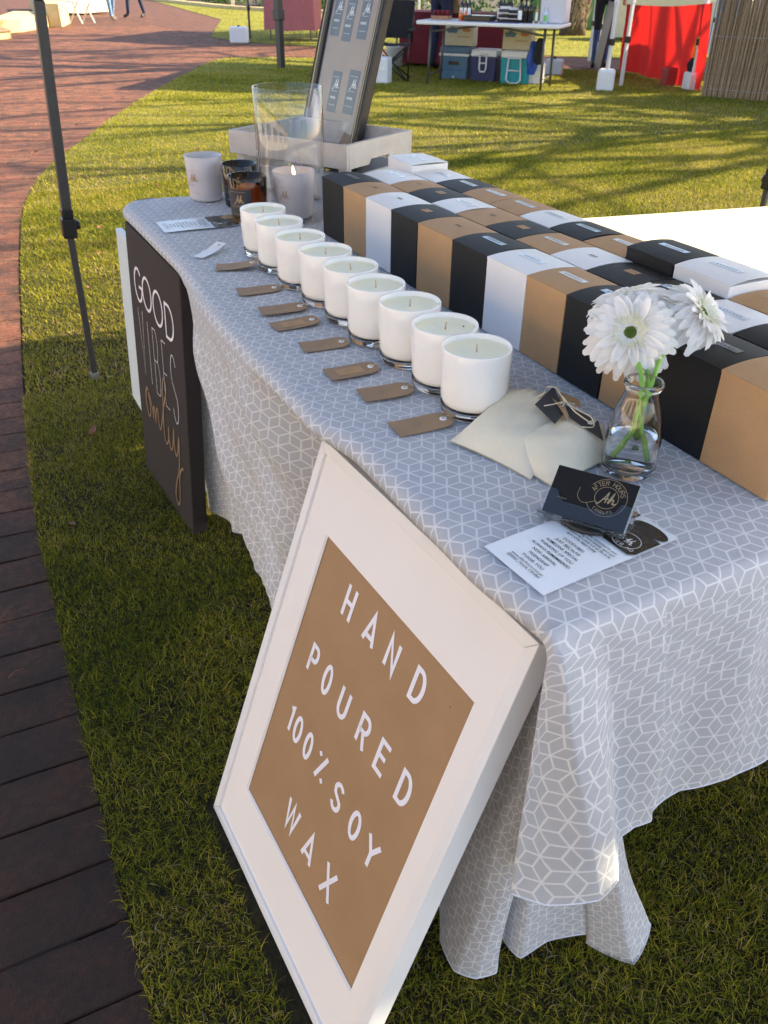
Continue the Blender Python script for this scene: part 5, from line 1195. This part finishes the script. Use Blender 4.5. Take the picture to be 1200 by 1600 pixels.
def stand(spread=.11, step=0.0, arm=.0):
    return {'pelvis': ((0, 0, .95), .15), 'chest': ((0, 0, 1.30), .17), 'neck': ((0, -.01, 1.50), .06), 'head': ((0, -.03, 1.66), .10), 'shl': ((-.19, 0, 1.42), .065), 'ell': ((-.25, .02, 1.14), .048), 'wrl': ((-.25, -.06-arm, .90), .032), 'hal': ((-.25, -.09-arm, .80), .035),
            'shr': ((.19, 0, 1.42), .065), 'elr': ((.25, .02, 1.14), .048), 'wrr': ((.25, -.06-arm, .90), .032), 'har': ((.25, -.09-arm, .80), .035),
            'hil': ((-.09, 0, .88), .10), 'knl': ((-spread, -.02-step*.5, .49), .065), 'anl': ((-spread, -step, .09), .045), 'tol': ((-spread*1.1, -.15-step, .035), .038), 'hir': ((.09, 0, .88), .10), 'knr': ((spread, -.02+step*.3, .49), .065), 'anr': ((spread, step, .09), .045), 'tor': ((spread*1.1, -.15+step, .035), .038)}
def pick(top_z, sleeve=True):
    def f(c):
        if c.z < .11: return 2
        if c.z > 1.5: return 3
        if abs(c.x) > .2 and c.z < .92 and c.z > .7: return 3
        return 0 if c.z > top_z else 1
    return f
person((8.86, 10.52, 0), math.radians(-40), stand(.08, .10), {'mats': [m_blackcl, mat('blue_denim', (.05, .09, .22), .9, .5, 30, .3), m_boot, m_skin], 'pick': pick(.50)}, 'person in a long black coat and blue jeans standing left of the red curtain')
person((4.65, 24.3, 0), math.radians(20), stand(.10, .14), {'mats': [m_straw, m_bluejean, mat('tan_shoes', (.25, .2, .15), .8), m_skin], 'pick': pick(.95)}, 'person in pale blue jeans walking on the bricks at the top left')
person((5.50, 25.3, 0), math.radians(-60), stand(.14, .16), {'mats': [m_blackcl, m_denim, m_boot, m_skin], 'pick': pick(.95)}, 'person in dark jeans mid stride on the bricks at the top left')
sit = {'pelvis': ((0, .05, .50), .15), 'chest': ((0, .12, .85), .17), 'neck': ((0, .08, 1.06), .06), 'head': ((0, .03, 1.22), .10), 'shl': ((-.19, .12, .98), .065), 'ell': ((-.25, .02, .72), .048), 'wrl': ((-.16, -.20, .62), .032), 'hal': ((-.13, -.28, .60), .035), 'shr': ((.19, .12, .98), .065), 'elr': ((.25, .02, .72), .048), 'wrr': ((.16, -.20, .62), .032), 'har': ((.13, -.28, .60), .035),
       'hil': ((-.09, .02, .48), .10), 'knl': ((-.12, -.40, .50), .068), 'anl': ((-.12, -.42, .09), .045), 'tol': ((-.13, -.57, .035), .038), 'hir': ((.09, .02, .48), .10), 'knr': ((.14, -.38, .50), .068), 'anr': ((.16, -.36, .09), .045), 'tor': ((.17, -.51, .035), .038)}
person((5.12, 11.0, 0), SA+.5+PI*.0, sit, {'mats': [m_denim, m_denim, m_boot, m_skin], 'pick': lambda c: 2 if c.z < .11 else (3 if c.z > 1.08 else 0)}, 'seated person in dark navy clothes behind the camping chair')
MB().box((0, 0, .17), (.34, .30, .34)).xf(Matrix.Translation((5.16, 11.05, 0)) @ Matrix.Rotation(SA+.5, 4, 'Z')).build('stool', m_plastic, bevel=.02); tag(bpy.data.objects['stool'], 'dark low stool under the seated person', 'stool')
person((6.40, 11.02, 0), SA+PI*.9, stand(.09, .05), {'mats': [m_denim, m_denim, m_boot, m_skin], 'pick': pick(.95)}, 'person in dark trousers and brown boots standing behind the white stall table')
# ---- neighbouring gazebos (white poles)
def tent(corners, h, m_, mp, label, rise=.8, locks=True):
    c = sum((Vector((x, y, 0)) for x, y in corners), Vector())/4; r = empty('market_tent', c, 0, label, 'tent')
    tops = []
    for x, y in corners:
        b = Vector((x, y, 0))-c; mb = MB(); mb.box(b+Vector((0, 0, .45)), (.034, .034, .9)); mb.box(b+Vector((0, 0, .9+(h-.9)/2)), (.046, .046, h-.9)); leg = mb.build('leg', mp, r)
        MB().box(b+Vector((0, 0, .52)), (.06, .06, .07)).build('height_lock', m_plastic, leg, bevel=.006); tops.append(b+Vector((0, 0, h)))
    a = sum(tops, Vector())/4+Vector((0, 0, rise)); mb = MB()
    for i in range(4):
        p, q = tops[i], tops[(i+1) % 4]; mb.grid([[p.lerp(q, k/6)*(1-t)+a*t for t in (0, .5, 1)] for k in range(7)]); mb.grid([[p.lerp(q, k/6)-Vector((0, 0, t)) for t in (0, .2)] for k in range(7)])
    mb.build('roof_canopy', m_, r); return r
tent([(4.93, 9.97), (7.12, 8.28), (9.0, 10.75), (6.85, 12.45)], 2.15, m_canopy, m_whitem, 'white legged market tent over the stall with the coolers')
tent([(7.60, 8.55), (8.17, 7.93), (10.9, 9.6), (9.4, 11.4)], 2.15, m_canopy, m_whitem, 'white legged market tent with the red curtain')
tent([(11.2, 8.6), (14.2, 7.4), (15.2, 10.4), (12.2, 11.6)], 2.15, m_canopy, m_whitem, 'white legged market tent at the far right beyond the reed fence')
tent([(5.85, 17.4), (8.0, 15.3), (10.2, 17.5), (8.0, 19.6)], 2.1, m_canopy, m_pole, 'dark legged market tent over the pink table')
# dark slanting lamp post on the lawn
pl = empty('steel_post', (4.40, 12.03, 0), 0, 'dark square steel post standing on the lawn behind the glass cylinder', 'post')
MB().box((0, 0, .32), (.085, .085, .64), rz=.4).build('lower_post', m_pole, pl, bevel=.006); MB().box((0, 0, .66), (.125, .125, .13), rz=.4).build('collar', m_pole, pl, bevel=.01); MB().box((0, 0, 1.5), (.095, .095, 1.6), rz=.4).build('upper_post', m_pole, pl, bevel=.006)
# red curtain wall
rc = MB(); G = []
Lp, Rp = Vector((8.86, 10.05, 0)), Vector((8.05, 7.66, 0)); dN = Vector(((Rp-Lp).y, -(Rp-Lp).x, 0)).normalized()
for i in range(61):
    t = i/60; p = Lp.lerp(Rp, t); G.append([(p+dN*(.03*math.sin(t*19)*(1-s*.6)+.012*math.sin(t*47+s*5)-.05*math.sin(PI*t)*s+.04*s*s) + Vector((0, 0, .03+(.80+.10*t-.03*math.sin(PI*t))*s))) for s in [k/16 for k in range(17)]])
rc.grid(G); o = rc.build('red_curtain', m_red, smooth=True); tag(o, 'bright red fabric wall stretched between the white tent poles', 'curtain')
# tall leaning banner left of the red curtain
mb = MB().box((0, 0, .42), (.30, .03, .84)); o = mb.build('display_board', mat('dusky_board', (.07, .05, .09), .35, .5, 4, .05), bevel=.004); o.location = (8.62, 10.25, .02); o.rotation_euler = (-.10, .06, math.atan2(-.95, -.35)); tag(o, 'dark leaning display board between the black coat and the red curtain', 'board')
bx = MB().box((0, 0, .105), (.26, .18, .21)).build('storage_box', mat('dark_red_plastic', (.28, .02, .02), .5), bevel=.02, seg=3); bx.location = (8.27, 8.36, .0); bx.rotation_euler = (0, 0, SA+.5); tag(bx, 'dark red storage box in front of the red curtain', 'box')
bg_ = MB(); G = []
for i in range(9):
    t = i/8; w_ = .10*(math.sin(PI*(.2+.75*t))**.5); G.append([(w_*math.cos(a)*(1+.1*math.sin(4*a+i)), w_*.7*math.sin(a), .20+.16*t) for a in [2*PI*k/12 for k in range(13)]])
bg_.grid(G); o = bg_.build('cap_and_bag', m_blackcl, smooth=True); o.location = (8.22, 7.99, 0); tag(o, 'black bag strapped on the container beside the reed fence', 'bag')
fg = MB().add([(0, 0, .36), (.10, .02, .34), (.08, .0, .52), (.03, .01, .58)], [(0, 1, 2, 3)]).build('flag', mat('amber_flag', (.8, .4, .04), .6)); fg.location = (8.10, 7.95, 0); tag(fg, 'small amber flag tied to the pole by the reed fence', 'flag')
# reed fence
rfm = empty('reed_fence', (7.85, 7.42, 0), 0, 'brown brush and reed fence panel at the top right corner', 'fence'); F0, F1 = Vector((0, 0, 0)), Vector((1.15, -2.2, 0)); Lf = (F1-F0).length
reeds = bpy.data.meshes.new('reed'); pr_ = MB().tube([(0, 0, 0), (.004, .003, .6), (0, 0, 1.25)], [.009, .008, .006], 6); reeds.from_pydata(pr_.v, [], pr_.f); reeds.materials.append(m_reed)
nr = 150
random.seed(5)
for i in range(nr):
    p = F0.lerp(F1, i/nr)+Vector((random.gauss(0, .008), random.gauss(0, .008), .0)); o = bpy.data.objects.new('reed', reeds); col.objects.link(o); o.parent = rfm
    o.location = p; o.rotation_euler = (random.gauss(0, .012), random.gauss(0, .012), random.uniform(0, 6)); s_ = random.uniform(.7, 1.4); o.scale = (s_, s_, random.uniform(.95, 1.03))
bk_ = MB(); 
for i in range(260):
    p = F0.lerp(F1, i/260)+Vector((.022, .012, 0)); bk_.tube([p+Vector((0, 0, .01)), p+Vector((random.gauss(0, .01), random.gauss(0, .01), 1.24))], .009, 5, cap=False)
o = bk_.build('reed_backing', m_reed, rfm); o['kind'] = 'stuff'
for z in (.09, .62, 1.1): MB().tube([F0+Vector((-.012, -.006, z)), F1+Vector((-.012, -.006, z))], .004, 6).build('wire', m_steel, rfm)
# palm trunk
pt = empty('palm_tree', (12.9, 16.3, 0), 0, 'palm with a shaggy fibrous trunk on the sunlit lawn', 'tree')
tr_ = MB(); tr_.tube([(0, 0, 0), (.02, 0, .3), (-.03, .02, 1.2), (.02, 0, 2.6), (0, 0, 5.0)], [.30, .25, .23, .21, .19], 22); tr_.build('trunk', m_trunk, pt, smooth=True)
ff = MB()
for i in range(520):
    a = random.uniform(0, 2*PI); z = random.uniform(.02, 2.4); r_ = .25; L = random.uniform(.2, .6)
    p = [(r_*math.cos(a), r_*math.sin(a), z), ((r_+.05)*math.cos(a+.15), (r_+.05)*math.sin(a+.15), z+L*.5), ((r_+random.uniform(.0, .12))*math.cos(a+random.uniform(-.4, .6)), (r_+.03)*math.sin(a+.3), z+L)]
    ff.tube(p, [random.uniform(.006, .018), .009, .003], 5, cap=False)
o = ff.build('dead_frond_base', m_trunk2, pt); o['kind'] = 'stuff'
cr = MB()
for i in range(26):
    a = i*2.4; P = []
    for k in range(9):
        t = k/8; r_ = 2.4*t; z = 5+1.1*math.sin(t*2.2)-1.6*t*t; w_ = .28*math.sin(PI*(.08+.9*t)); P.append([(r_*math.cos(a)-w_*math.sin(a), r_*math.sin(a)+w_*math.cos(a), z-.12), (r_*math.cos(a), r_*math.sin(a), z), (r_*math.cos(a)+w_*math.sin(a), r_*math.sin(a)-w_*math.cos(a), z-.12)])
    cr.grid(P)
cr.build('crown', mat('palm_leaf', (.05, .10, .02), .5), pt)
# green wall and bright tents far right
MB().box((15.2, 18.3, 1.1), (.15, 3.4, 2.2), rz=math.radians(42)).build('green_marquee_wall', m_green); tag(bpy.data.objects['green_marquee_wall'], 'mid green marquee wall behind the palm trunk', 'marquee')
mq = draped(14.2, 13.9, SA, 3.2, .8, .75, m_straw, 'table under a cream cloth in the sun behind the red curtain')
MB().box((13.2, 12.2, .55), (.5, .5, 1.1), rz=.5).build('blue_crate', mat('blue_panel', (.05, .16, .45), .6), bevel=.02); tag(bpy.data.objects['blue_crate'], 'tall blue box behind the red curtain at the top right', 'box')
# ---- the hall the steps lead up to, left of the path
hl = empty('hall_building', (-7.2, 4, 0), 0, 'cream rendered hall left of the brick path beyond the picture edge', 'building')
m_render = mat('peach_render', (.60, .52, .44), .85, .06, 3, .2, bd=.004); m_roof = mat('metal_roof', (.30, .32, .30), .5, .1, 4, .1)
for (y0, y1, z0, z1) in ((-14, 10.5, 0, .9), (-14, 10.5, 2.3, 3.6), *[(yy, yy+1.3, .9, 2.3) for yy in (-14, -10.6, -7.2, -3.8, -.4, 3.0, 6.4)], (9.2, 10.5, .9, 2.3)): MB().box((-.15, (y0+y1)/2-4, (z0+z1)/2), (.3, y1-y0-.002, z1-z0-.002)).build('wall', m_render, hl)
for yy in (-12.7, -9.3, -5.9, -2.5, .9, 4.3):
    f = MB(); f.box((-.12, yy+1.05-4, 1.6), (.06, 2.06, .05)); f.box((-.12, yy+1.05-4, 1.6), (.055, .05, 1.38)); fo_ = f.build('window', m_hwhite, hl); MB().box((-.16, yy+1.05-4, 1.6), (.01, 2.08, 1.38)).build('pane', m_darkglass, fo_)
MB().add([(.5, -18.5, 3.5), (.5, 7, 3.5), (-4.5, 7, 5.3), (-4.5, -18.5, 5.3), (.5, -18.5, 3.62), (.5, 7, 3.62), (-4.5, 7, 5.42), (-4.5, -18.5, 5.42)], [(0, 3, 2, 1), (4, 5, 6, 7), (0, 1, 5, 4), (1, 2, 6, 5), (2, 3, 7, 6), (3, 0, 4, 7)]).build('roof', m_roof, hl)
# ---- steps at the far left
sp0 = empty('garden_steps', (0, 0, 0), 0, 'rendered steps with clay treads at the top left of the brick path', 'steps')
stp = [((1.55, 18.9), (-1.6, 16.7)), ((1.90, 19.9), (-1.9, 17.3))]
d_ = Vector((.82, .57, 0)).normalized()
for k in range(2):
    z = .15*(k+1); off = k*.42
    base = [(1.62-off*.57-0, 18.95+off*.82), (-2.6-off*.57, 16.0+off*.82), (-4.5, 20.5), (1.0, 24.0)]
    MB().poly(base, z-.15 if k else 0, z-.03).build('riser', m_stone, sp0); MB().poly([(x+(.02 if i == 0 else 0), y-(.02 if i < 2 else 0)) for i, (x, y) in enumerate(base)], z-.03, z).build('tread', m_clay, sp0, bevel=.008)
MB().poly([(2.0, 20.6), (1.3, 20.2), (2.3, 24.0), (3.25, 23.5), (2.72, 21.9)], 0, .24).build('landing', m_stone, sp0, bevel=.01)
MB().poly([(2.80, 22.1), (3.05, 22.0), (3.45, 23.3), (4.2, 31), (3.6, 31)], 0, .46).build('cheek_wall', m_stone, sp0, bevel=.01)
# market tables, chair and rail beyond the path
draped(4.35, 27.6, .5, 1.7, .8, .72, m_straw, 'table under a cream cloth beyond the steps at the top left')
ch = empty('folding_chair', (3.75, 23.4, 0), .6, 'white metal folding chair beside the steps', 'chair')
for a, b in (((-.2, -.2, 0), (-.2, .25, .85)), ((.2, -.2, 0), (.2, .25, .85)), ((-.2, .2, 0), (-.2, -.15, .45)), ((.2, .2, 0), (.2, -.15, .45))): MB().tube([a, b], .018, 8).build('leg', m_whitem, ch)
MB().box((0, 0, .45), (.42, .4, .03)).build('seat', m_whitem, ch); MB().box((0, .24, .75), (.42, .03, .2)).build('backrest', m_whitem, ch)
kb = MB().add([(8.4, 45, .0), (8.7, 45, .0), (9.1, 32, .0), (8.8, 32, .0)], [(0, 1, 2, 3)])
kp = [(8.2, 46), (8.95, 37.7), (9.2, 33), (9.6, 29.5), (10.6, 27), (13, 24)]
mb = MB()
for i in range(len(kp)-1):
    p, q = Vector((*kp[i], 0)), Vector((*kp[i+1], 0)); n_ = Vector((-(q-p).y, (q-p).x, 0)).normalized()*.12; mb.grid([[p-n_, p-n_+Vector((0, 0, .10)), p+n_+Vector((0, 0, .10)), p+n_], [q-n_, q-n_+Vector((0, 0, .10)), q+n_+Vector((0, 0, .10)), q+n_]])
o = mb.build('kerb', m_stone, kind='structure')
MB().poly([(8.5, 46), (9.2, 37.7), (9.45, 33), (9.85, 29.6), (10.8, 27.3), (13.2, 24.3), (40, 24), (40, 60)], -.02, .03).build('garden_bed', mat('bark_mulch', (.05, .035, .022), .95, .4, 12, .6), kind='structure')
for x, y, lb_ in ((9.35, 34.2, 'second from the left'), (9.75, 30.0, 'third from the left, above the white container'), (10.7, 27.9, 'fourth from the left'), (11.9, 26.4, 'rightmost'), (9.2, 38.5, 'leftmost and farthest')):
    b = MB(); b.lathe([(0, 0), (.06, 0), (.06, .85), (.045, .9), (0, .92)], 14); o = b.build('bollard', m_whitem, smooth=True); o.location = (x, y, .02); tag(o, 'white bollard along the garden bed, ' + lb_, 'bollard', 'white bollards along the garden bed')
m_leafy = translucent_mat('shrub_leaf', (.10, .19, .035), .3, .5, .4, 6)
def shrub(x, y, r_, h, n, label, grp=None):
    mb = MB()
    for i in range(n):
        a = random.uniform(0, 2*PI); t = random.random()**.5; zz = random.uniform(.02, h); rr = r_*t*math.sin(PI*min(.95, .25+zz/h*.7)); c = Vector((rr*math.cos(a), rr*math.sin(a), zz)); u = Vector((random.gauss(0, 1), random.gauss(0, 1), random.gauss(0, .6))).normalized(); v = u.cross(Vector((0, 0, 1))).normalized(); L = random.uniform(.06, .13)
        mb.add([c-u*L, c+v*L*.4, c+u*L, c-v*L*.4], [(0, 1, 2, 3)])
    ro = empty('shrub', (x, y, 0), 0, label, 'shrub', grp); mb.build('foliage', m_leafy, ro); MB().tube([(0, 0, 0), (0, 0, h*.6)], .03, 6).build('stem', m_trunk, ro)
for x, y, r_, h, lb_ in ((10.6, 33.5, 1.0, .8, 'nearest the kerb'), (11.8, 31.2, 1.1, .9, 'above the white container'), (12.6, 29.2, 1.0, .7, 'low one left of the pink table'), (14, 33, 1.5, 1.4, 'tall one at the back'), (13.6, 27.6, 1.0, .8, 'low one right of the thin pole'), (11.4, 36.5, 1.3, 1.3, 'tall one behind the bollards'), (10.4, 39, 1.0, 1.0, 'farthest left')): shrub(x, y, r_, h, 900, 'leafy green shrub in the far garden bed, '+lb_, 'shrubs in the far garden bed')
shrub(12.3, 22.2, 1.1, .9, 900, 'bright sunlit shrub beyond the stall bottles'); shrub(13.6, 20.2, 1.1, 1.0, 900, 'pale green shrub beyond the right end of the stall table')
# ---- trees out of the frame to the right whose bare limbs stripe the lawn
m_bark = mat('tree_bark', (.12, .09, .07), .9, .3, 12, .6, bd=.02); m_tl = mat('tree_leaf', (.06, .10, .02), .6, .3, 8)
def tree(x, y, h, r_, seed, label, leaves=500, spread=1.0, fork=.35):
    random.seed(seed); ro = empty('bare_tree', (x, y, 0), 0, label, 'tree', 'trees out to the right of the lawn'); tk = MB(); P = [(0, 0, 0)]
    for k in range(1, 7): P.append((random.gauss(0, .12)*k*.5, random.gauss(0, .12)*k*.5, h*.75*k/6))
    tk.tube(catmull(P, 3), [r_*(1-.75*i/18) for i in range(19)], 12); tk.build('trunk', m_bark, ro, smooth=True)
    lb = MB(); lf_ = MB()
    def limb(p, d, L, r0, dep):
        pts = [Vector(p)]; dd = Vector(d)
        for k in range(5): dd = (dd+Vector((random.gauss(0, .14), random.gauss(0, .14), random.gauss(.05, .1)))).normalized(); pts.append(pts[-1]+dd*L/5)
        lb.tube(pts, [r0*1.35*(1-.13*k) for k in range(6)], 6, cap=False)
        if dep > 0:
            for k in (3, 5):
                nd = (dd+Vector((random.gauss(0, .7), random.gauss(0, .7), random.gauss(.15, .35)))).normalized(); limb(pts[k], nd, L*random.uniform(.5, .7), r0*.5, dep-1)
        else:
            for k in range(int(leaves/100)): c = pts[-1]+Vector([random.gauss(0, .2) for _ in range(3)]); u = Vector([random.gauss(0, 1) for _ in range(3)]).normalized(); v = u.orthogonal().normalized(); lf_.add([c-u*.09, c+v*.05, c+u*.09, c-v*.05], [(0, 1, 2, 3)])
    for k in range(7):
        t = fork+(1-fork)*k/7; i = min(5, int(t*6)); p = Vector(P[i]).lerp(Vector(P[min(6, i+1)]), t*6-i); a = k*2.4+random.random()
        limb(p, (math.cos(a)*spread, math.sin(a)*spread, .7), h*random.uniform(.28, .4), r_*.42, 2)
    lb.build('limbs', m_bark, ro, smooth=True)
    if lf_.v: o = lf_.build('crown', m_tl, ro)

tree(13.6, 3.7, 8.5, .17, 31, 'slender bare tree right of the second table, outside the picture', 0)
tree(16.5, 6.6, 9.5, .20, 37, 'bare tree farther right whose branches stripe the lawn', 0)
tree(12.2, 4.9, 8.8, .15, 53, 'young bare tree between the two nearer bare trees', 0)
tree(15.2, 2.9, 10, .18, 59, 'bare tree behind the slender one out to the right', 0)
tree(21.5, 6.5, 11, .30, 41, 'taller bare tree far right striping the brick path', 200, fork=.5)
tree(14.2, 10.2, 11.2, .20, 61, 'leafy tree just beyond the reed fence', 12000, fork=.66, spread=.8)
tree(16.8, 14.6, 11.0, .20, 67, 'second leafy tree behind the reed fence', 9000, fork=.62, spread=.9)
